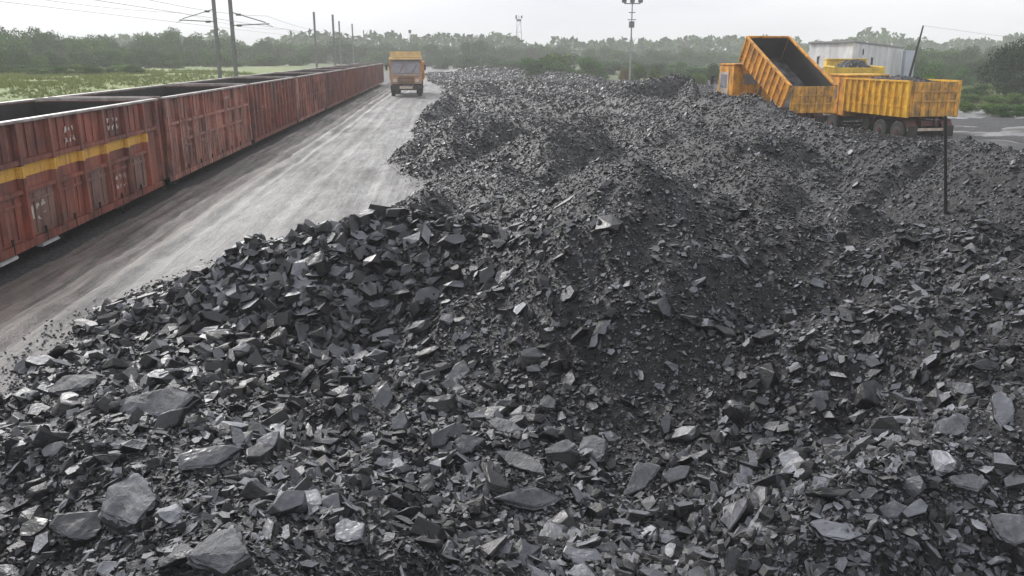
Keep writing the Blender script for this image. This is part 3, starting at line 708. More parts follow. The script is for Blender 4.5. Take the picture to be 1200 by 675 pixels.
def wagon(mats, variant, stripe=False, label=''):
    root = empty('freight_wagon')
    tag(root, label, 'wagon', 'open freight wagons of the red goods train')
    m0, md, mdoor = mats; hw = 1.50; hl = 5.05; zb, zt = 1.30, 3.46
    MB().box(-hw, hw, -hl, hl, 1.28, 1.34).build('floor', M['soot'], root)
    MB().box(-.25, .25, -hl-.1, hl+.1, .98, 1.275).build('centre_sill', M['undergear'], root)
    for sgn in (1, -1):
        a, b_ = (hw-.012, hw) if sgn > 0 else (-hw, -hw+.012)
        MB().box(a, b_, -hl, hl, zb+.045, zt).build('side_wall', m0, root)
        i0, i1 = (hw-.03, hw-.014) if sgn > 0 else (-hw+.014, -hw+.03)
        MB().box(i0, i1, -hl+.03, hl-.03, 1.345, zt-.02).build('side_lining', M['soot'], root)
        MB().box(min(sgn*(hw-.05), sgn*(hw+.13)), max(sgn*(hw-.05), sgn*(hw+.12)), -hl-.03, hl+.03, zt+.002, zt+.055).build('top_rail', M['coping'], root, .012)
        MB().box(min(sgn*(hw+.001), sgn*(hw+.06)), max(sgn*(hw+.001), sgn*(hw+.06)), -hl, hl, zb-.08, zb+.07).build('bottom_sill', m0, root)
    for sgn in (1, -1):
        ya, yb = (hl-.02, hl) if sgn > 0 else (-hl, -hl+.02)
        MB().box(-hw+.032, hw-.032, ya, yb, 1.342, zt-.002).build('end_wall', m0, root)
        MB().box(-hw+.05, hw-.05, min(sgn*(hl-.03), sgn*(hl+.04)), max(sgn*(hl-.03), sgn*(hl+.04)), zt+.004, zt+.078).build('end_rail', M['coping'], root)
        MB().box(-hw+.034, hw-.034, min(sgn*(hl-.035), sgn*(hl-.022)), max(sgn*(hl-.035), sgn*(hl-.022)), 1.345, zt-.02).build('end_lining', M['soot'], root)
        for xx in (-.9, -.3, .3, .9): MB().box(xx-.04, xx+.04, min(sgn*(hl+.002), sgn*(hl+.08)), max(sgn*(hl+.002), sgn*(hl+.08)), 1.25, zt-.05).build('end_post', m0, root)
        MB().box(-.09, .09, min(sgn*(hl+.102), sgn*(hl+.36)), max(sgn*(hl+.102), sgn*(hl+.36)), 1.0, 1.22).build('coupler', M['undergear'], root, .02)
        l = MB()
        yy = sgn*(hl-.12)
        for zz in np.arange(1.15, 3.3, .36): l.bar((hw+.09, yy-.16, zz), (hw+.09, yy+.16, zz), .012)
        l.build('ladder', M['undergear'], root)
    edges_ = []; r3 = random.Random(len(label)*7)
    if variant == 'bays':
        edges_ = [-3.95, -2.65, -1.32, 0, 1.32, 2.65, 3.95]; w_ = .075
    else:
        edges_ = list(np.linspace(-4.4, 4.4, 12)); w_ = .06
    edges_ = [-hl+.11]+edges_+[hl-.11]
    for k, yv in enumerate(edges_):
        ww = .11 if k in (0, len(edges_)-1) else w_
        MB().quadbox([(hw+.002, yv-ww, zb+.072), (hw+.125, yv-ww*.7, zb+.10), (hw+.125, yv+ww*.7, zb+.10), (hw+.002, yv+ww, zb+.072),
                      (hw+.002, yv-ww, zt-.004), (hw+.095, yv-ww*.7, zt-.004), (hw+.095, yv+ww*.7, zt-.004), (hw+.002, yv+ww, zt-.004)]).build('stanchion', m0, root)
        MB().box(-hw-.08, -hw-.002, yv-ww*.8, yv+ww*.8, zb+.075, zt-.003).build('stanchion', m0, root)
    if variant == 'bays':
        for k in range(len(edges_)-1):
            y0, y1 = edges_[k]+.09, edges_[k+1]-.09
            if y1-y0 < .3: continue
            MB().box(hw+.0005, hw+.010, y0+.02, y1-.02, 2.825, zt-.01).build('side_sheet', r3.choice((m0, md, mdoor, M['rust_c'], M['rust_b'])) if not stripe else r3.choice((m0, md, M['rust_c'], M['rust'])), root)
            if 0 < k < len(edges_)-2 or variant == 'bays':
                MB().box(hw+.002, hw+.09, y0, y1, 2.73, 2.81).build('side_rib', m0, root)
            if 0 < k < len(edges_)-2:
                dm = mdoor if k % 2 == 0 else md
                d_ = MB().box(hw+.003, hw+.03, y0+.04, y1-.04, zb+.10, 2.20).build('side_door', dm, root)
                MB().box(hw+.033, hw+.06, y0+.08, y1-.08, 2.02, 2.08).build('door_bar', dm, d_)
                MB().bar((hw+.05, (y0+y1)/2, 1.22), (hw+.05, (y0+y1)/2, 1.5), .022).build('door_catch', M['undergear'], d_)
                for q in (.25, .75):
                    yq = y0+(y1-y0)*q
                    MB().box(hw+.032, hw+.05, yq-.025, yq+.025, 1.44, 2.17).build('hinge_strap', dm, d_)
                MB().box(hw+.002, hw+.09, y0, y1, 2.22, 2.29).build('side_rib', m0, root)
                for q in (.33, .66):
                    yq = y0+(y1-y0)*q
                    MB().box(hw+.001, hw+.03, yq-.03, yq+.03, 2.83, zt-.03).build('stiffener', m0, root)
            if k == 0 or k == len(edges_)-2: MB().box(hw+.002, hw+.02, y0, y1, zb+.09, 2.70).build('corner_panel', md, root)
    else:
        for k in range(len(edges_)-1):
            y0, y1 = edges_[k]+.07, edges_[k+1]-.07
            if y1-y0 < .2: continue
            MB().box(hw+.0005, hw+.014, y0, y1, zb+.10, 2.35).build('side_sheet', r3.choice((m0, m0, md, M['rust_c'], M['rust_b'])), root)
            MB().box(hw+.0005, hw+.014, y0, y1, 2.425, zt-.02).build('side_sheet', r3.choice((m0, m0, md, M['rust_c'], M['rust_b'])), root)
            MB().box(hw+.0006, hw+.05, y0, y1, 2.355, 2.42).build('side_rib', m0, root)
    # bogies
    for by in (-3.3, 3.3):
        bg_ = MB()
        for sx in (-1, 1):
            bg_.quadbox([(sx*1.02-.05, by-1.15, .62), (sx*1.02+.05, by-1.15, .62), (sx*1.02+.05, by+1.15, .62), (sx*1.02-.05, by+1.15, .62),
                         (sx*1.02-.05, by-.5, 1.0), (sx*1.02+.05, by-.5, 1.0), (sx*1.02+.05, by+.5, 1.0), (sx*1.02-.05, by+.5, 1.0)])
            for q in (-.15, 0, .15): bg_.bar((sx*1.1, by+q, .5), (sx*1.1, by+q, .9), .05)
        bg_.box(-1.0, 1.0, by-.2, by+.2, .7, .97)
        bo = bg_.build('bogie', M['undergear'], root)
        for wy in (by-1.0, by+1.0):
            MB().cylx(-.93, -.78, wy, .80, .5, 20).cylx(.78, .93, wy, .80, .5, 20).cylx(-.78, .78, wy, .80, .08, 8).build('wheel_set', M['steel'] if stripe else M['undergear'], bo)
    MB().cylx(.3, .9, .3, .95, .18, 12).build('brake_cylinder', M['undergear'], root)
    for bx_ in (-1.3, 2.0): MB().bar((hw-.05, bx_, 1.2), (hw-.05, bx_+.5, .75), .03).build('brake_rod', M['undergear'], root)
    r2 = random.Random(len(label)+int(stripe))
    def marks(y, z, w, h, n, rows):
        b = MB()
        for rr_ in range(rows):
            for c in range(n):
                yy = y+c*w/n; zz = z-rr_*h*1.5; ww = w/n*.6
                for _ in range(3):
                    ya, yb = yy+ww*r2.random(), yy+ww*r2.random(); za, zb_ = zz+h*r2.uniform(0, .4), zz+h*r2.uniform(.5, 1)
                    if r2.random() < .3: za = zb_-.01
                    t_ = r2.uniform(.012, .028); xo = r2.uniform(.037, .042)
                    b.quadbox([(hw+.034, ya-t_, za), (hw+xo, ya-t_, za), (hw+xo, ya+t_, za), (hw+.034, ya+t_, za), (hw+.034, yb-t_, zb_), (hw+xo, yb-t_, zb_), (hw+xo, yb+t_, zb_), (hw+.034, yb+t_, zb_)])
        return b
    return root, marks
specs = [
 (('rust_stripe', 'rust', 'grey_faded'), 'bays', True, 'nearest red open wagon with a yellow band along its side'),
 (('rust_b', 'rust_b', 'rust_b'), 'bays', False, 'second wagon from the left, pinkish and streaked, next behind the yellow banded one'),
 (('rust', 'rust', 'rust'), 'ribs', False, 'third wagon from the left, dark red with close vertical ribs'),
 (('rust_b', 'rust_b', 'rust'), 'ribs', False, 'fourth wagon from the left, paler red with close vertical ribs'),
 (('rust_c', 'rust', 'rust'), 'ribs', False, 'fifth wagon from the left, dull maroon'),
 (('rust', 'rust', 'rust'), 'ribs', False, 'sixth wagon from the left, red, about midway along the far stretch'),
 (('rust_c', 'rust_c', 'rust'), 'ribs', False, 'seventh wagon from the left, small in the distance'),
 (('rust', 'rust', 'rust'), 'ribs', False, 'eighth wagon from the left, second from the far end of the train'),
 (('rust_c', 'rust', 'rust'), 'ribs', False, 'farthest wagon of the red train, beside the oncoming lorry')]
for k, (ms, va, st, lab) in enumerate(specs):
    wg, mk = wagon([M[q] for q in ms], va, st, lab)
    s = 17.85+10.76*k; cx = facex(s)-1.585; wg.location = (cx, s, -1.15); wg.rotation_euler = (0, 0, TR)
    if k == 0:
        mk(-.62, 3.12, .55, .14, 3, 2).build('painted_number', M['white_paint'], wg)
        mk(1.65, 3.14, .75, .12, 3, 2).build('painted_number', M['white_paint'], wg)
        mk(-2.25, 1.85, .5, .16, 2, 2).build('painted_number', M['white_paint'], wg)
        mk(1.75, 1.80, .7, .14, 3, 2).build('painted_number', M['white_paint'], wg)
        MB().box(1.537, 1.542, -2.5, -2.36, 1.7, 1.95).build('painted_mark', M['white_paint'], wg)
    elif k < 3:
        mk(-3.0, 2.45, .8, .13, 4, 1).build('painted_number', M['white_paint'], wg)
        mk(1.6, 3.1, .6, .13, 3, 1).build('painted_number', M['white_paint'], wg)
# white blocks at the edge of the yard
for (pa, pb, lab) in (((-6, 309), (19, 299), 'short whitewashed block at the yard edge under the left end of the nearest wagon'), ((47, 285), (67, 275), 'short whitewashed block at the yard edge, right one of two under the nearest wagon')):
    A, B = at(*pa, .0), at(*pb, .0)
    p = MB().box(-.07, .07, -(B-A).length/2, (B-A).length/2, 0, .07).build('edge_block', M['whitewash'], None, .015)
    p.location = ((A.x+B.x)/2, (A.y+B.y)/2, -.07); p.rotation_euler = (0, 0, TR)
    tag(p, lab, 'block', 'whitewashed blocks at the yard edge')

# ------------------------------------------------------------ tipper lorries
def lorry(name, label, paint, cabpaint, tilt, loaded, tailpaint=None, visor=None, sidecab=None, wh=1.28):
    root = empty(name); tag(root, label, 'lorry'); tailpaint = tailpaint or paint
    MB().box(-.42, -.30, -1.3, 5.4, .82, 1.08).box(.30, .42, -1.3, 5.4, .82, 1.08).box(-.3, .3, -1.2, -1.05, .84, 1.06).box(-.3, .3, 1.6, 1.75, .84, 1.06).box(-.3, .3, 3.4, 3.55, .84, 1.06).build('chassis', M['dark_red'], root)
    for sx in (-1, 1):
        MB().cylx(min(sx*.5, sx*.9), max(sx*.5, sx*.9), 2.2, .72, .28, 14).build('fuel_tank', M['undergear'], root)
    for wy, dual in ((-.66, 1), (.66, 1), (4.75, 0)):
        for sx in (-1, 1):
            x0, x1 = (.68, 1.2) if dual else (.9, 1.2)
            wb = MB()
            if sx < 0: x0, x1 = -x1, -x0
            wb.cylx(x0+.04, x1-.04, wy, .52, .52, 22)
            wb.cylx(x0, x0+.04, wy, .52, .46, 22, .52); wb.cylx(x1-.04, x1, wy, .52, .52, 22, .46)
            t_ = wb.build('wheel', M['tyre'], root)
            xo = x1 if sx > 0 else x0
            MB().cylx(min(xo, xo+sx*.012), max(xo, xo+sx*.012), wy, .52, .30, 16).build('rim', M['rim'], t_)
            MB().cylx(min(xo+sx*.013, xo+sx*.05), max(xo+sx*.013, xo+sx*.05), wy, .52, .12, 10).build('hub', M['dark_red'], t_)
    MB().cylx(-.7, .7, -.66, .52, .09, 8).cylx(-.7, .7, .66, .52, .09, 8).cylx(-.9, .9, 4.75, .52, .07, 8).build('axle', M['undergear'], root)
    for sx in (-1, 1):
        f_ = MB()
        x0, x1 = sorted((sx*.66, sx*1.22))
        pts = [(-1.35, .75), (-1.15, 1.08), (-.66, 1.17), (.66, 1.17), (1.15, 1.08), (1.35, .75)]
        for (ya, za), (yb, zb_) in zip(pts[:-1], pts[1:]):
            f_.quadbox([(x0, ya, za), (x1, ya, za), (x1, yb, zb_), (x0, yb, zb_), (x0, ya, za+.03), (x1, ya, za+.03), (x1, yb, zb_+.03), (x0, yb, zb_+.03)])
        f_.build('mudguard', M['dark_red'], root)
        MB().box(x0+.02, x1-.02, -1.44, -1.42, .35, .85).build('mud_flap', M['undergear'], root)
    MB().box(-1.15, 1.15, -1.40, -1.32, .62, .74).build('rear_bumper', M['cream'], root)
    for sx in (-.95, .95): MB().box(sx-.12, sx+.12, -1.425, -1.402, .63, .73).build('tail_lamp', M['red_lens'], root)
    # cab
    cw = 1.2
    cab = MB().quadbox([(-cw, 3.75, .95), (cw, 3.75, .95), (cw, 5.75, .95), (-cw, 5.75, .95), (-cw, 3.75, 2.95), (cw, 3.75, 2.95), (cw, 5.45, 2.95), (-cw, 5.45, 2.95)]).build('cab', cabpaint, root, .06)
    MB().box(-cw-.02, cw+.02, 3.72, 5.5, 2.955, 3.04).build('cab_roof', visor or paint, cab, .02)
    MB().quadbox([(-1.05, 5.70, 1.75), (1.05, 5.70, 1.75), (1.05, 5.715, 1.75), (-1.05, 5.715, 1.75), (-1.0, 5.485, 2.80), (1.0, 5.485, 2.80), (1.0, 5.52, 2.80), (-1.0, 5.52, 2.80)]).build('windscreen', M['glass'], cab)
    MB().box(-.03, .03, 5.60, 5.73, 1.74, 2.6).build('windscreen_bar', cabpaint, cab)
    MB().box(-1.1, 1.1, 5.762, 5.80, 1.60, 1.70).build('cab_band', M['cream'], cab)
    MB().box(-.6, .6, 5.762, 5.80, 1.02, 1.5).build('grille', M['undergear'], cab)
    for q in range(4): MB().box(-.58, .58, 5.802, 5.83, 1.08+q*.11, 1.12+q*.11).build('grille_bar', cabpaint, cab)
    MB().bar((-.5, 5.74, 1.8), (-.85, 5.62, 2.4), .015).bar((.5, 5.74, 1.8), (.15, 5.62, 2.4), .015).build('wiper', M['undergear'], cab)
    for sx in (-.85, .85): MB().box(sx-.14, sx+.14, 5.762, 5.81, 1.1, 1.34).build('headlight', M['lamp'], cab, .02)
    MB().box(-1.22, 1.22, 5.78, 5.98, .55, .86).build('front_bumper', M['undergear'], root, .02)
    MB().box(-.5, .5, 5.982, 5.99, .60, .80).build('number_plate', M['cream'], root)
    for sx in (-1, 1):
        x0, x1 = sorted((sx*(cw+.002), sx*(cw+.025)))
        dr = MB().box(x0, x1, 4.35, 5.35, 1.05, 2.62).build('door', sidecab or cabpaint, cab)
        xo, xp = sorted((sx*(cw+.028), sx*(cw+.036)))
        MB().box(xo, xp, 4.5, 5.2, 1.85, 2.5).build('side_window', M['glass'], cab)
        MB().bar((sx*cw, 5.6, 2.4), (sx*(cw+.28), 5.75, 2.35), .02).box(sx*(cw+.28)-.07, sx*(cw+.28)+.07, 5.72, 5.78, 2.0, 2.4).build('wing_mirror', M['undergear'], cab)
    MB().box(-.55, .55, 3.70, 3.748, 2.05, 2.55).build('rear_window', M['glass'], cab)
    if visor:
        MB().quadbox([(-1.28, 5.48, 2.84), (1.28, 5.48, 2.84), (1.28, 5.9, 2.78), (-1.28, 5.9, 2.78), (-1.28, 5.48, 2.94), (1.28, 5.48, 2.94), (1.28, 5.9, 2.88), (-1.28, 5.9, 2.88)]).build('sun_visor', visor, cab)
        MB().box(-1.2, 1.2, 5.3, 5.38, 3.05, 3.40).build('name_board', visor, cab)
    # tipping body, built about its hinge
    y0, y1, hw = -.12, 5.0, 1.24
    bed = MB().box(-hw, hw, y0+.06, y1, 0, .07).build('tipper_bed', M['worn_floor'], root)
    for sx in (-1, 1):
        a, b_ = sorted((sx*hw, sx*(hw+.05)))
        MB().box(a, b_, y0, y1, -.04, wh).build('side_panel', paint, bed)
        a, b_ = sorted((sx*(hw-.018), sx*(hw-.002)))
        MB().box(a, b_, y0+.08, y1-.06, .073, wh-.01).build('lining', M['soot'], bed)
        a, b_ = sorted((sx*(hw-.05), sx*(hw+.12)))
        MB().box(a, b_, y0, y1+.06, wh+.002, wh+.09).build('top_rail', paint, bed, .012)
        a, b_ = sorted((sx*(hw+.052), sx*(hw+.12)))
        for k in range(11):
            yy = y0+.06+k*(y1-y0-.12)/10
            MB().box(a, b_, yy-.045, yy+.045, -.035, wh-.002).build('rib', paint, bed)
        for zz in (.42, .86):
            a2, b2 = sorted((sx*(hw+.051), sx*(hw+.075)))
            MB().box(a2, b2, y0+.1, y1-.1, zz-.025, zz+.025).build('side_rail', paint, bed)
    MB().box(-hw+.002, hw-.002, y1+.002, y1+.06, 0, wh+.10).build('headboard', paint, bed)
    MB().box(-hw+.02, hw-.02, y1-.02, y1, .075, wh).build('lining', M['soot'], bed)
    if tilt or not tilt:
        tg = MB().box(-hw+.004, hw-.004, -.045, .0, -wh-.02, .0)
        gate = tg.build('tailgate', tailpaint, bed)
        gate.location = (0, y0, wh+.03)
        if tilt: gate.rotation_euler = (-R(tilt)*.95, 0, 0)
        for xx in np.linspace(-1.1, 1.1, 6):
            rb = MB().box(xx-.05, xx+.05, -.10, -.047, -wh+.01, -.03).build('tailgate_rib', tailpaint, bed); rb.location = gate.location; rb.rotation_euler = gate.rotation_euler
        for zz in (-.42, -.85):
            rb = MB().box(-1.2, 1.2, -.125, -.102, zz-.04, zz+.04).build('tailgate_bar', tailpaint, bed); rb.location = gate.location; rb.rotation_euler = gate.rotation_euler
    MB().box(-.5, -.35, .1, 4.9, -.16, -.002).box(.35, .5, .1, 4.9, -.16, -.002).build('bed_bearer', M['dark_red'], bed)
    bed.location = (0, -1.3, 1.27); bed.rotation_euler = (R(tilt), 0, 0)
    if tilt:
        top = Matrix.Rotation(R(tilt), 3, 'X') @ Vector((0, 4.2, -.1))+Vector((0, -1.3, 1.27))
        MB().bar((0, 3.3, 1.0), tuple(top), .10, .07, 10).build('hydraulic_ram', M['steel'], root)
        for kx in (-.45, .45):
            MB().bar((kx, 1.4, 1.05), tuple(Matrix.Rotation(R(tilt), 3, 'X') @ Vector((kx, 1.8, -.12))+Vector((0, -1.3, 1.27))), .05).build('lift_arm', M['undergear'], root)
    return root
def place(o, px, py, z, local, head, ground, scale=1):
    """put the local point of a lorry under a photographed point at height z"""
    o.rotation_euler = (0, 0, head)
    p = at(px, py, z); q = Matrix.Rotation(head, 3, 'Z') @ Vector(local)*scale
    o.location = (p.x-q.x, p.y-q.y, ground); o.scale = (scale,)*3
def loadheap(root, label, hgt=.45, rim=0):
    """coal load lying in the lorry body (a thing of its own)"""
    ny_, nx_ = 44, 26; vs = []; fs = []
    for j in range(ny_):
        for i_ in range(nx_):
            u_ = i_/(nx_-1)*2-1; v_ = j/(ny_-1)*2-1
            e_ = (1-abs(u_)**2.2)*(1-abs(v_)**3)
            z_ = 1.27+.95+rim+hgt*e_+.10*float(fbm(np.array(u_*4+root.location.x), np.array(v_*7), 3))+.06*rng.normal()*.8
            vs.append((u_*1.21, -1.36+.5+(v_+1)/2*4.55, z_))
    for j in range(ny_-1):
        for i_ in range(nx_-1): a_ = j*nx_+i_; fs.append((a_, a_+1, a_+nx_+1, a_+nx_))
    o = mesh_obj('coal_load', vs, fs, M['heap']); o.location = root.location; o.rotation_euler = root.rotation_euler; o.scale = root.scale
    tag(o, label, kind='stuff'); return o
t1 = lorry('tipper_lorry', 'orange tipper lorry with its body raised to dump coal', M['orange'], M['orange'], 28, False, M['orange_dirty'], sidecab=M['cream'])
place(t1, 917, 127, 1.22, (-1.28, -1.45, 0), R(15), .12, .86)
KIDS_CAB = [c_ for c_ in KIDS[t1.name] if c_.name.startswith('cab')][0]; KIDS_CAB.scale = (1, 1, 1.12)
t2 = lorry('tipper_lorry', 'amber tipper lorry loaded with coal, standing right of the raised one', M['amber'], M['orange'], 0, True, M['orange_dirty'], wh=1.52)
place(t2, 1064, 136, .98, (-1.28, -1.45, 0), R(12), -.23, .92)
t3 = lorry('tipper_lorry', 'yellow tipper lorry with heaped coal, half hidden behind the amber one', M['yellow'], M['yellow'], 0, True)
place(t3, 996, 77, 2.76, (-.2, 1.0, 0), R(-13), -.1, 1.08)
t4 = lorry('tipper_lorry', 'orange lorry driving towards the viewer on the wet road', M['orange'], M['dusty_orange'], 0, True, visor=M['pale_yellow'])
loadheap(t2, 'coal filling the body of the amber lorry', .30, .42)
loadheap(t3, 'coal heaped high in the body of the yellow lorry', .75)
g4 = .02
p4 = at(477, 112.5, g4); t4.scale = (1.08,)*3; t4.rotation_euler = (0, 0, R(180)+R(5))
q = Matrix.Rotation(R(185), 3, 'Z') @ Vector((0, 4.7, 0))*1.08
t4.location = (p4.x-q.x, p4.y-q.y, g4)
loadheap(t4, 'coal heaped in the body of the oncoming lorry', .6)

# ------------------------------------------------------------ masts, poles, wires
def tube_z(b, x, y, z0, z1, r0, r1, n=8): b.bar((x, y, z0), (x, y, z1), r0, r1, n)
def hmast(loc, label, side, h=9.6, far=False):
    root = empty('catenary_mast', loc, TR); tag(root, label, 'mast', 'overhead line masts along the railway')
    MB().box(-.15, .15, -.14, -.11, 0, h).box(-.15, .15, .11, .14, 0, h).box(-.02, .02, -.11, .11, 0, h).build('post', M['mast'], root)
    a = MB(); s = side
    a.bar((s*.15, 0, 5.6), (s*3.3, 0, 5.75), .05); a.bar((s*.15, 0, 6.7), (s*3.0, 0, 5.85), .045); a.bar((s*2.9, 0, 5.75), (s*3.6, 0, 5.5), .025)
    a.build('cantilever', M['mast'], root)
    for zz in (5.61, 6.62):
        i_ = MB()
        for k in range(5): i_.cylx(min(s*(.45+k*.09), s*(.5+k*.09)), max(s*(.45+k*.09), s*(.5+k*.09)), 0, zz-(.02 if zz < 6 else .1), .11, 8)
        i_.build('insulator', M['insul'], root)
    if not far:
        MB().box(-.3, .3, -.3, .3, -.3, .35).build('footing', M['shed'], root)
        MB().box(-.12, .12, .145, .30, .5, 1.25).build('balance_weight', M['undergear'], root, .03)
    return root
def gz(x, y): return float(ground_z(np.array([x]), np.array([y]))[0])
for (px, Y, side, lab) in ((257, 84, -1, 'tall grey railway mast with arms reaching left, left one of the near pair'),
                           (276, 80, 1, 'tall grey railway mast with arms reaching right, right one of the near pair'),
                           (371.5, 139, -1, 'bare distant railway mast standing alone left of the other far masts'),
                           (393, 143, 1, 'distant railway mast just right of the lone far mast'),
                           (400, 190, -1, 'slim distant railway mast close behind the second far mast'),
                           (415, 205, 1, 'fifth railway mast from the left, small and hazy'),
                           (428, 265, -1, 'very distant railway mast left of the oncoming lorry')):
    p = atd(px, 80, Y); z = gz(p.x, Y); hmast((p.x, Y, z), lab, side, 9.8 if Y < 100 else 9.3, Y > 120)
def cable(name, pts, r, label, sag=0.0):
    b = MB(); out_ = []
    for a_, c_ in zip(pts[:-1], pts[1:]):
        a_, c_ = Vector(a_), Vector(c_)
        for k in range(8):
            t = k/8; q = a_.lerp(c_, t); q.z -= sag*4*t*(1-t); out_.append(q)
    out_.append(Vector(pts[-1])); b.path(out_, r, 4)
    o = b.build(name, M['wire']); tag(o, label, 'wire', 'overhead railway wires'); return o
mL, mR = atd(257, 80, 84), atd(276, 80, 80)
def along(x0, y0, y): return x0+TS*(y-y0)
for (bx, by, dx, lab) in ((mL.x, 84, -3.2, 'left'), (mR.x, 80, 3.2, 'right')):
    zg = gz(bx, by)
    ys = (8, 30, by, 139, 195, 260)
    cable('contact_wire', [(along(bx+dx, by, yy), yy, zg+5.5) for yy in ys], .012, 'lower overhead wire held by the arms of the %s near mast' % lab, .0)
    cable('carrier_wire', [(along(bx+dx, by, yy), yy, zg+6.4) for yy in ys], .012, 'upper sagging overhead wire carried by the %s near mast' % lab, .5)
def lattice(name, px, ytop, Y, wd, label, head=True):
    p = atd(px, 80, Y); zg = gz(p.x, Y); zt = atd(px, ytop, Y).z; h = zt-zg
    root = empty(name, (p.x, Y, zg)); tag(root, label, 'tower')
    b = MB(); n = max(4, int(h/(wd*2.2)))
    for sx in (-1, 1):
        for sy in (-1, 1): b.bar((sx*wd/2, sy*wd/2, 0), (sx*wd/5, sy*wd/5, h), .06, .05, 4)
    b.build('leg_frame', M['mast'], root)
    b = MB()
    for k in range(n):
        za, zb_ = h*k/n, h*(k+1)/n; wa, wb = wd*(.5-.3*k/n), wd*(.5-.3*(k+1)/n); s = 1 if k % 2 else -1
        for sy in (-1, 1):
            b.bar((-wa*s, sy*wa, za), (wb*s, sy*wb, zb_), .03, .03, 4); b.bar((-wb, sy*wb, zb_), (wb, sy*wb, zb_), .03, .03, 4)
    b.build('bracing', M['mast'], root)
    return root, h
# floodlight pole
p = atd(738, 90, 105); zg = gz(p.x, 105); root = empty('floodlight_mast', (p.x, 105, zg)); tag(root, 'tall thin floodlight mast rising behind the middle of the heap', 'mast')
h = atd(738, 2, 105).z-zg
MB().bar((0, 0, 0), (0, 0, h), .12, .07, 8).build('pole', M['pale_mast'], root)
MB().bar((-.95, 0, h-.2), (.95, 0, h-.2), .06).bar((-.5, 0, h-2.0), (.5, 0, h-2.0), .05).bar((-.4, 0, h-1.2), (.4, 0, h-1.2), .05).build('crossarm', M['mast'], root)
for xx in (-.95, .95, 0): MB().quadbox([(xx-.2, -.22, h-.15), (xx+.2, -.22, h-.15), (xx+.28, .1, h-.05), (xx-.28, .1, h-.05), (xx-.28, -.3, h+.3), (xx+.28, -.3, h+.3), (xx+.28, .05, h+.35), (xx-.28, .05, h+.35)]).build('floodlight', M['mast'], root)
MB().box(-.3, .3, -.25, .25, h-2.9, h-2.2).build('junction_box', M['mast'], root)
root, h = lattice('lattice_tower', 608, 24, 230, 2.2, 'hazy slender lattice tower behind the far heap')
MB().box(-.6, .6, -.5, .5, h-.2, h+.3).bar((0, 0, h), (0, 0, h+1.2), .08).box(-.9, -.5, -.2, .2, h+.3, h+1.3).box(.5, .9, -.2, .2, h+.5, h+1.2).build('antenna_head', M['mast'], root)
root, h = lattice('lattice_tower', 805, 50, 260, 1.8, 'short distant mast above the trees left of the raised tipper body')
MB().box(-.8, .8, -.4, .4, h-1.0, h+.6).build('antenna_head', M['mast'], root)
p = atd(552, 75, 180); zg = gz(p.x, 180); root = empty('lamp_post', (p.x, 180, zg)); tag(root, 'distant thin lamp post left of the lattice tower', 'lamp post')
h = atd(552, 42, 180).z-zg
MB().bar((0, 0, 0), (0, 0, h), .12, .08).build('pole', M['mast'], root); MB().box(-.7, .4, -.2, .2, h-.1, h+.25).build('lamp', M['mast'], root)
p = atd(481, 60, 190); zg = gz(p.x, 190); root = empty('lamp_post', (p.x, 190, zg)); tag(root, 'thin post rising just behind the oncoming lorry', 'lamp post')
h = atd(481, 38, 190).z-zg
MB().bar((0, 0, 0), (0, 0, h), .10, .07).build('pole', M['mast'], root); MB().box(-.3, .3, -.2, .2, h-.1, h+.5).build('lamp', M['mast'], root)
# leaning pole by the shed and far wires on the right
a, b = atd(1068, 92, 60), atd(1082, 30, 60)
o = MB().bar(a-Vector((.55, 0, 2.5)), b, .11, .05, 8).build('leaning_pole', M['stake']); tag(o, 'dark wooden pole leaning right in front of the shed corner', 'pole')
a2 = atd(1500, 62, 90)
cable('cable', [tuple(b), tuple(a2)], .007, 'thin line running right from the leaning pole', .6)['group'] = 'overhead lines'
# stake in the heap
q, t = hit(1108, 250)
tp_ = atd(1108, 136, q.y)-q; r0 = MB().bar(tuple(tp_*-.1), tuple(tp_), .028, .022, 8); o = r0.build('stake', M['stake']); o.location = q
tag(o, 'black upright stake planted in the coal in front of the lorries', 'stake')

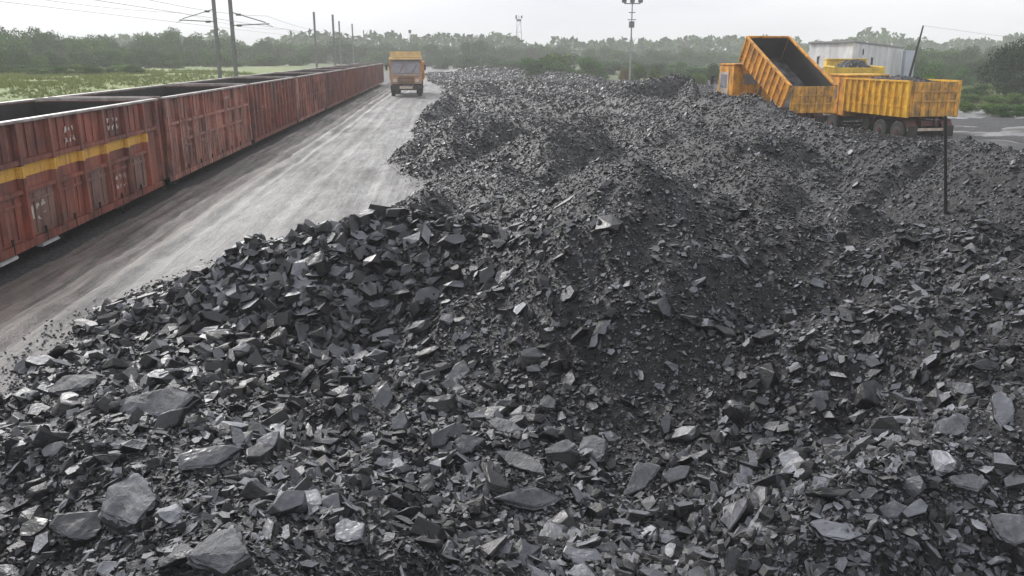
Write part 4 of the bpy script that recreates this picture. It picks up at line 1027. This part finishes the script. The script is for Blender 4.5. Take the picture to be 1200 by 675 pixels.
# ------------------------------------------------------------ shed, far coaches
def shed():
    zg = -.2
    Ck, Lk, Rk = atd(1001, 50, 62), atd(949, 51, 68), atd(1060, 57, 76)
    root = empty('storage_shed', (Ck.x, Ck.y, zg)); tag(root, 'pale weathered sheet metal shed with a low sloping roof', 'shed')
    O = Vector((Ck.x, Ck.y, zg))
    def wall(A, B, n, openings):
        a0, b0 = Vector((A.x, A.y, 0)), Vector((B.x, B.y, 0)); d = (b0-a0); Ln = d.length; d.normalize(); nm = Vector((d.y, -d.x, 0))
        if nm.y > 0: nm = -nm
        def P(s_, w_, z): q_ = a0+d*s_+nm*w_; return Vector((q_.x, q_.y, z))-O
        def bx(s0, s1, w0, w1, za, zb0, zb1): return MB().quadbox([P(s0, w0, za), P(s1, w0, za), P(s1, w1, za), P(s0, w1, za), P(s0, w0, zb0), P(s1, w0, zb1), P(s1, w1, zb1), P(s0, w1, zb0)])
        for k in range(n):
            f0, f1 = k/n, (k+1)/n
            bx(Ln*f0+.012, Ln*f1-.012, -.05, .008*(k % 2), -.6, A.z+(B.z-A.z)*f0, A.z+(B.z-A.z)*f1).build('cladding_panel', M['shed'], root)
        for (f_, zc_, hw_, hh, nmn) in openings:
            s_ = Ln*f_
            w_ = bx(s_-hw_, s_+hw_, .03, .06, zc_-hh, zc_+hh, zc_+hh).build(nmn, M['opening'], root)
            bx(s_-hw_-.08, s_+hw_+.08, .025, .10, zc_+hh+.002, zc_+hh+.09, zc_+hh+.09).build('lintel', M['shed'], w_)
    wall(Lk, Ck, 4, [(.24, 3.0, .10, .30, 'vent')])
    wall(Ck, Rk, 5, [(.33, 2.95, .24, .26, 'window'), (.16, 3.6, .08, .18, 'vent')])
    Bk = Lk+(Rk-Ck)
    q = [v_-O for v_ in (Lk, Ck, Rk, Bk)]; cen = sum(q, Vector())/4
    q = [cen+(v_-cen)*1.03 for v_ in q]
    MB().quadbox([v_+Vector((0, 0, .004)) for v_ in q]+[v_+Vector((0, 0, .12)) for v_ in q]).build('roof', M['shed_roof'], root)
    ep = atd(1066, 59, 74); MB().box(ep.x-O.x-.4, ep.x-O.x+.4, ep.y-O.y-.3, ep.y-O.y+.3, -.6, ep.z-O.z).build('corner_panel', M['coach_roof'], root)
shed()
def coach(s, k):
    x0 = atd(258, 70, 200).x; x = x0+TS*(s-200); zg = gz(x, s)
    zg = min(zg, 3.38-3.1)
    root = empty('railway_coach', (x, s, zg), TR)
    tag(root, ('hazy blue railway coach, nearest of the distant train on the left' if k == 0 else 'hazy railway coach, %s in the distant train beyond the field' % (['', 'second', 'third', 'fourth', 'fifth', 'sixth', 'seventh', 'eighth', 'ninth', 'tenth', 'eleventh', 'farthest'][k])), 'coach', 'coaches of the distant train')
    MB().box(-1.5, 1.5, -10.3, 10.3, .7, 2.5).build('body', M['coach'], root)
    r = MB(); pr = [(-1.5, 2.5), (-1.3, 2.85), (-.6, 3.05), (.6, 3.05), (1.3, 2.85), (1.5, 2.5)]
    vs = [(a_, y_, b_) for y_ in (-10.3, 10.3) for a_, b_ in pr]; n_ = 6
    r.v = vs; r.f = [(i_, i_+1, i_+7, i_+6) for i_ in range(5)]+[(5, 4, 3, 2, 1, 0), (6, 7, 8, 9, 10, 11)]
    r.build('roof', M['coach_roof'], root)
    MB().box(-1.2, 1.2, -9, -6, .1, .69).box(-1.2, 1.2, 6, 9, .1, .69).build('bogie', M['undergear'], root)
    w_ = MB()
    for q in range(9): w_.box(1.502, 1.52, -9+q*2.05, -8+q*2.05, 1.6, 2.2)
    w_.build('window_band', M['opening'], root)
for k in range(12): coach(205+22*k, k)

# ------------------------------------------------------------ trees and bushes
def crown_mesh(seed, lobes, n, leaf, mat, flat=1.0):
    r = np.random.default_rng(seed); P = []
    cen = []
    for k in range(lobes):
        a_ = r.uniform(0, 2*math.pi); q = r.uniform(0, .62)
        cen.append((q*math.cos(a_), q*math.sin(a_), r.uniform(.12, .85), r.uniform(.22, .42)))
    cen = [(a_*(1.15 if c_ < .45 else .85), b_*(1.15 if c_ < .45 else .85), c_, d0) for a_, b_, c_, d0 in cen]
    wts = np.array([c[3]**2 for c in cen]); wts /= wts.sum()
    ci = r.choice(lobes, n, p=wts); d_ = r.normal(size=(n, 3)); d_ /= np.linalg.norm(d_, axis=1)[:, None]
    rad = r.uniform(.25, 1.04, n)**.6; ce = np.array(cen)
    pos = ce[ci, :3]+d_*(ce[ci, 3]*rad)[:, None]*np.array([1, 1, .8*flat])
    pos[:, 2] = np.clip(pos[:, 2], .02, None)
    a1 = r.normal(size=(n, 3)); a1 /= np.linalg.norm(a1, axis=1)[:, None]
    b1 = np.cross(a1, d_); b1 /= np.linalg.norm(b1, axis=1)[:, None]+1e-9
    s = leaf*r.uniform(.5, 1.3, n)[:, None]
    v = np.stack([pos-a1*s, pos-b1*s*.6, pos+a1*s, pos+b1*s*.6], 1).reshape(-1, 3)
    f = np.arange(4*n).reshape(-1, 4)
    me = bpy.data.meshes.new('crown'); me.from_pydata(v.tolist(), [], f.tolist()); me.update(); me.materials.append(mat); return me
def trunk_mesh(seed):
    r = random.Random(seed); b = MB()
    b.bar((0, 0, -.05), (.02, 0, .30), .035, .024, 7); b.bar((.02, 0, .30), (-.03, .03, .62), .024, .012, 6)
    for k in range(5):
        a_ = r.uniform(0, 6.28); z_ = r.uniform(.2, .45); q = r.uniform(.25, .42); b.bar((.02, 0, z_), (q*math.cos(a_), q*math.sin(a_), z_+r.uniform(.15, .35)), .014, .005, 5)
    me = bpy.data.meshes.new('trunk'); me.from_pydata(b.v, [], b.f); me.update(); me.materials.append(M['bark']); return me
CR = {k: [crown_mesh(hash_*10+i, 14, 6500, .034, M[k]) for i in range(3)] for hash_, k in enumerate(('leaf_a', 'leaf_b', 'leaf_c', 'leaf_y'), 1)}
TK = [trunk_mesh(i) for i in range(3)]
def conifer_mesh(seed, mat):
    r = np.random.default_rng(seed); n = 5200; h = r.uniform(0, 1, n)**.8
    rad = (.36*(1-h)**.9+.004)*(1+.28*np.sin(h*38))*r.uniform(.2, 1, n)**.5*(1+.25*np.sin(h*17+2)); a_ = r.uniform(0, 2*math.pi, n)
    pos = np.stack([rad*np.cos(a_), rad*np.sin(a_), .06+h*.94-.10*rad], -1)
    a1 = r.normal(size=(n, 3)); a1 /= np.linalg.norm(a1, axis=1)[:, None]; b1 = np.cross(a1, r.normal(size=(n, 3))); b1 /= np.linalg.norm(b1, axis=1)[:, None]
    s = .022*r.uniform(.5, 1.3, n)[:, None]; v = np.stack([pos-a1*s, pos-b1*s*.6, pos+a1*s, pos+b1*s*.6], 1).reshape(-1, 3)
    me = bpy.data.meshes.new('crown'); me.from_pydata(v.tolist(), [], np.arange(4*n).reshape(-1, 4).tolist()); me.update(); me.materials.append(mat); return me
CR['leaf_e'] = [crown_mesh(77, 16, 8000, .030, M['leaf_d'])]
rt = random.Random(5)
def tree(name, x, y, h, wd, leaf, label, group=None, cat='tree', sink=0):
    root = empty(name, (x, y, gz(x, y)-sink), rt.uniform(0, 6.28)); tag(root, label, cat, group)
    root.scale = (wd/1.5, wd/1.5, h/1.08)
    c = bpy.data.objects.new('crown', rt.choice(CR[leaf])); link(c, root)
    t_ = bpy.data.objects.new('trunk', rt.choice(TK)); link(t_, root); t_.scale = (1, 1, 1)
    if cat != 'tree': t_.scale = (.5, .5, .6)
    return root
ORDN = ['leftmost', 'second', 'third', 'fourth', 'fifth', 'sixth', 'seventh', 'eighth', 'ninth', 'tenth', 'eleventh', 'twelfth', 'thirteenth', 'fourteenth', 'fifteenth', 'sixteenth', 'seventeenth', 'eighteenth', 'nineteenth', 'twentieth', 'twenty first', 'twenty second', 'twenty third', 'twenty fourth', 'twenty fifth', 'twenty sixth', 'twenty seventh']
def nth(k, text): return text % (ORDN[k] if k == 0 else ORDN[k]+' from the left')
def tpx(px, ytop, Y, wpx, leaf, label, group=None, name='broadleaf_tree', cat='tree', k=1):
    p = atd(px, ytop, Y); zg = gz(p.x, Y); tree(name, p.x, Y, (p.z-zg)*1.05, wpx/1000*Y*k, leaf, label, group, cat)
GL = 'dull green trees of the thicket beyond the field on the left'
# left thicket: tops follow the skyline in the photograph
sky_l = [(0,36),(15,33),(30,36),(48,38),(62,40),(80,47),(95,44),(110,45),(128,47),(142,55),(155,58),(170,46),(185,40),(200,37),(215,42),(230,50),(245,46),(262,50),(285,54),(310,49),(330,55),(350,52),(372,55),(395,49),(418,53),(440,57)]
for k, (px, yt) in enumerate(sky_l):
    Y = (118+px*.22)+rt.uniform(-6, 10)
    lf = 'leaf_c' if k % 3 else 'leaf_a'
    tpx(px+rt.uniform(-3, 3), yt-2, Y+12, rt.uniform(34, 58), lf, nth(k, 'hazy grey green tree, %s on the thicket skyline beyond the field'), GL)
for k in range(26):
    px = -20+k*15+rt.uniform(-5, 5); Y = 104+max(px, 0)*.2+rt.uniform(-5, 5)
    yt = (60 if px < 250 else 66)+rt.uniform(-7, 5)
    tpx(px, yt, Y, rt.uniform(26, 38), rt.choice(('leaf_a', 'leaf_a', 'leaf_c')), nth(k, 'bushy green shrub, %s at the foot of the left thicket'), 'shrubs at the foot of the left thicket', 'shrub', 'shrub')
for k in range(13):
    px = -10+k*14+rt.uniform(-4, 4)
    tpx(px, 78+rt.uniform(-4, 3)+max(0, px-100)*.02, 92+rt.uniform(-6, 3), rt.uniform(22, 34), 'leaf_b' if k % 2 else 'leaf_a', nth(k, 'low bright bush, %s along the edge of the left field'), 'low bushes along the left field edge', 'bush', 'bush')
# middle and right skyline
sky_m = [(445,60),(462,52),(485,50),(505,53),(525,54),(545,50),(563,47),(580,50),(600,55),(622,56),(645,54),(668,58),(690,57),(708,56),(728,59),(752,62),(775,60),(800,58),(822,60),(845,62),(870,64),(900,64),(925,62)]
for k, (px, yt) in enumerate(sky_m):
    Y = 225+rt.uniform(-15, 25)
    tpx(px+rt.uniform(-3, 3), yt-1, Y, rt.uniform(34, 46), 'leaf_c' if k % 2 else 'leaf_a', nth(k, 'hazy tree, %s in the distant row behind the yard'), 'distant trees behind the coal yard')
for (px, yt, Y, wp, lf, lab) in ((652, 57, 125, 66, 'leaf_b', 'broad round olive green tree behind the far heap, right of the lattice tower'), (628, 66, 120, 36, 'leaf_a', 'low grey green bush left of the broad round tree'),
    (690, 67, 122, 40, 'leaf_a', 'low green bush right of the broad round tree'), (750, 76, 106, 26, 'leaf_b', 'bright green bush at the foot of the floodlight mast'),
    (768, 78, 104, 24, 'leaf_b', 'bright green bush between the floodlight mast and the pointed heap'), (735, 80, 108, 20, 'leaf_y', 'small yellowish bush left of the floodlight mast'), (822, 82, 92, 26, 'leaf_b', 'light green bush left of the raised lorry cab'),
    (838, 74, 110, 26, 'leaf_a', 'dark bush behind the raised lorry cab')):
    tpx(px, yt, Y, wp, lf, lab, None, 'bush' if wp < 40 else 'broadleaf_tree', 'bush' if wp < 40 else 'tree')
for k, (px, yt, Y, wp) in enumerate(((520, 66, 185, 40), (548, 64, 180, 44), (578, 67, 175, 40), (604, 70, 165, 40), (715, 72, 150, 48), (742, 70, 155, 50), (772, 74, 145, 44), (798, 72, 140, 50), (812, 80, 112, 40), (826, 78, 118, 46), (1085, 84, 90, 40))):
    tpx(px, yt, Y, wp, 'leaf_a' if k % 2 else 'leaf_c', nth(k, 'loose hazy bush, %s in the scrub behind the far heaps'), 'scrub behind the far heaps', 'bush', 'bush')
sky_r = [(1070,60),(1088,56),(1105,58),(1125,57),(1145,62),(1165,58),(1190,60),(1215,56),(1240,60)]
for k, (px, yt) in enumerate(sky_r):
    tpx(px, yt-2, 150+rt.uniform(-8, 8), rt.uniform(38, 48), 'leaf_c' if k % 2 else 'leaf_a', nth(k, 'hazy tree, %s in the tall row at the far right'), 'trees in the row at the far right')
for k in range(9):
    tpx(1078+k*18+rt.uniform(-4, 4), 74+rt.uniform(-5, 4), 105+rt.uniform(-6, 6), rt.uniform(32, 44), 'leaf_a' if k % 2 else 'leaf_c', nth(k, 'green shrub, %s in the belt behind the puddles at right'), 'shrubs in the belt at right', 'shrub', 'shrub')
for k, (px, yt, Y, wp) in enumerate(((1118, 104, 72, 30), (1133, 119, 53, 30), (1140, 108, 66, 36), (1150, 98, 76, 34), (1160, 121, 52, 34), (1167, 112, 62, 34), (1176, 124, 50, 26), (1180, 96, 74, 40), (1192, 106, 64, 38), (1200, 122, 50, 36), (1206, 92, 80, 40), (1215, 110, 62, 36))):
    tpx(px, yt, Y, wp, 'leaf_b' if k % 3 else 'leaf_a', nth(k, 'bright leafy bush, %s on the green bank at the right edge'), 'bushes on the green bank at right', 'bush', 'bush')
tpx(1187, 47, 68, 58, 'leaf_e', 'tall dark leafy tree with a narrow top at the right edge', None, 'broadleaf_tree', 'tree', 1.25)
tpx(1093, 78, 56, 38, 'leaf_b', 'leafy green tree rising right behind the amber lorry', None, 'small_tree', 'tree')
tpx(1108, 88, 54, 26, 'leaf_y', 'yellow brown bush just behind the tail of the amber lorry', None, 'bush', 'bush')
# far wood that reads as one mass
n = 26000
th_ = rng.uniform(-.85, .85, n); D = rng.uniform(300, 420, n); xs = D*th_; zz = rng.random(n)**.8*(9+5*fbm(th_*14, th_*3, 3)+3*fbm(th_*60, th_*3, 2))
base = ground_z(xs, D)
pos = np.stack([xs, D, base+zz], -1); a1 = rng.normal(size=(n, 3)); a1 /= np.linalg.norm(a1, axis=1)[:, None]; b1 = np.cross(a1, rng.normal(size=(n, 3))); b1 /= np.linalg.norm(b1, axis=1)[:, None]
s = 1.3*rng.uniform(.5, 1.2, n)[:, None]; v = np.stack([pos-a1*s, pos-b1*s*.6, pos+a1*s, pos+b1*s*.6], 1).reshape(-1, 3)
o = mesh_obj('far_wood', v.tolist(), np.arange(4*n).reshape(-1, 4).tolist(), M['leaf_a']); tag(o, 'far off wood closing the horizon', kind='stuff')
# grass tufts
def tuft(seed):
    r = random.Random(seed); vs, fs = [], []
    for k in range(9):
        a_ = r.uniform(0, 6.28); q = r.uniform(0, .3); x_, y_ = q*math.cos(a_), q*math.sin(a_); h_ = r.uniform(.4, 1); dx, dy = r.uniform(-.35, .35), r.uniform(-.35, .35); w_ = .06
        n_ = len(vs); ca, sa = math.cos(a_)*w_, math.sin(a_)*w_
        vs += [(x_-ca, y_-sa, 0), (x_+ca, y_+sa, 0), (x_+dx, y_+dy, h_)]; fs.append((n_, n_+1, n_+2))
    me = bpy.data.meshes.new('tuft'); me.from_pydata(vs, [], fs); me.update(); return me
mg, t, p_ = newmat('grass blades'); c = ramp(t, orand(t), [(0, (.14, .20, .035)), (.5, (.20, .235, .055)), (1, (.25, .25, .08))]); t.links.new(c, p_.inputs['Base Color']); p_.inputs['Roughness'].default_value = .7
tufts = [tuft(i) for i in range(6)]
for m_ in tufts: m_.materials.append(mg)
n = 34000; Yg = rng.uniform(0, 1, n); Yg = 28*(110/28)**Yg; tx = rng.uniform(-.72, -.16, n); xg = tx*Yg
u = xg-(-8.70+TS*(Yg-14.1)); k1 = u < -8
nr = 9000; Yr = rng.uniform(56, 110, nr); xr = Yr*rng.uniform(.30, .75, nr)
xg = np.concatenate([xg[k1], xr]); Yg = np.concatenate([Yg[k1], Yr]); zg = ground_z(xg, Yg); n = len(xg)
dens = fbm(xg*.25, Yg*.25, 3) > -.25; xg, Yg, zg = xg[dens], Yg[dens], zg[dens]; n = len(xg)
s = rng.uniform(.12, .38, n)*(.5+.01*Yg)
scatter('grass', np.stack([xg, Yg, zg-.02], -1), np.stack([np.zeros(n), np.zeros(n), rng.uniform(0, 6.28, n)], -1), np.stack([s, s, s*rng.uniform(.5, 1, n)], -1), rng.integers(0, 6, n), tufts, 'rough grass covering the field and banks')

# ------------------------------------------------------------ haze
hz = MB().box(-600, 600, -12, 640, -3, 12.5).build('haze', None or bpy.data.materials.new('haze')); tag(hz, 'pale damp haze over the yard', kind='stuff')
m = hz.data.materials[0]; m.use_nodes = True; t = m.node_tree; t.nodes.clear()
oo = N(t, 'ShaderNodeOutputMaterial'); pv = N(t, 'ShaderNodeVolumePrincipled'); pv.inputs['Color'].default_value = (1, 1, 1, 1); pv.inputs['Density'].default_value = .0012
t.links.new(pv.outputs[0], oo.inputs['Volume'])
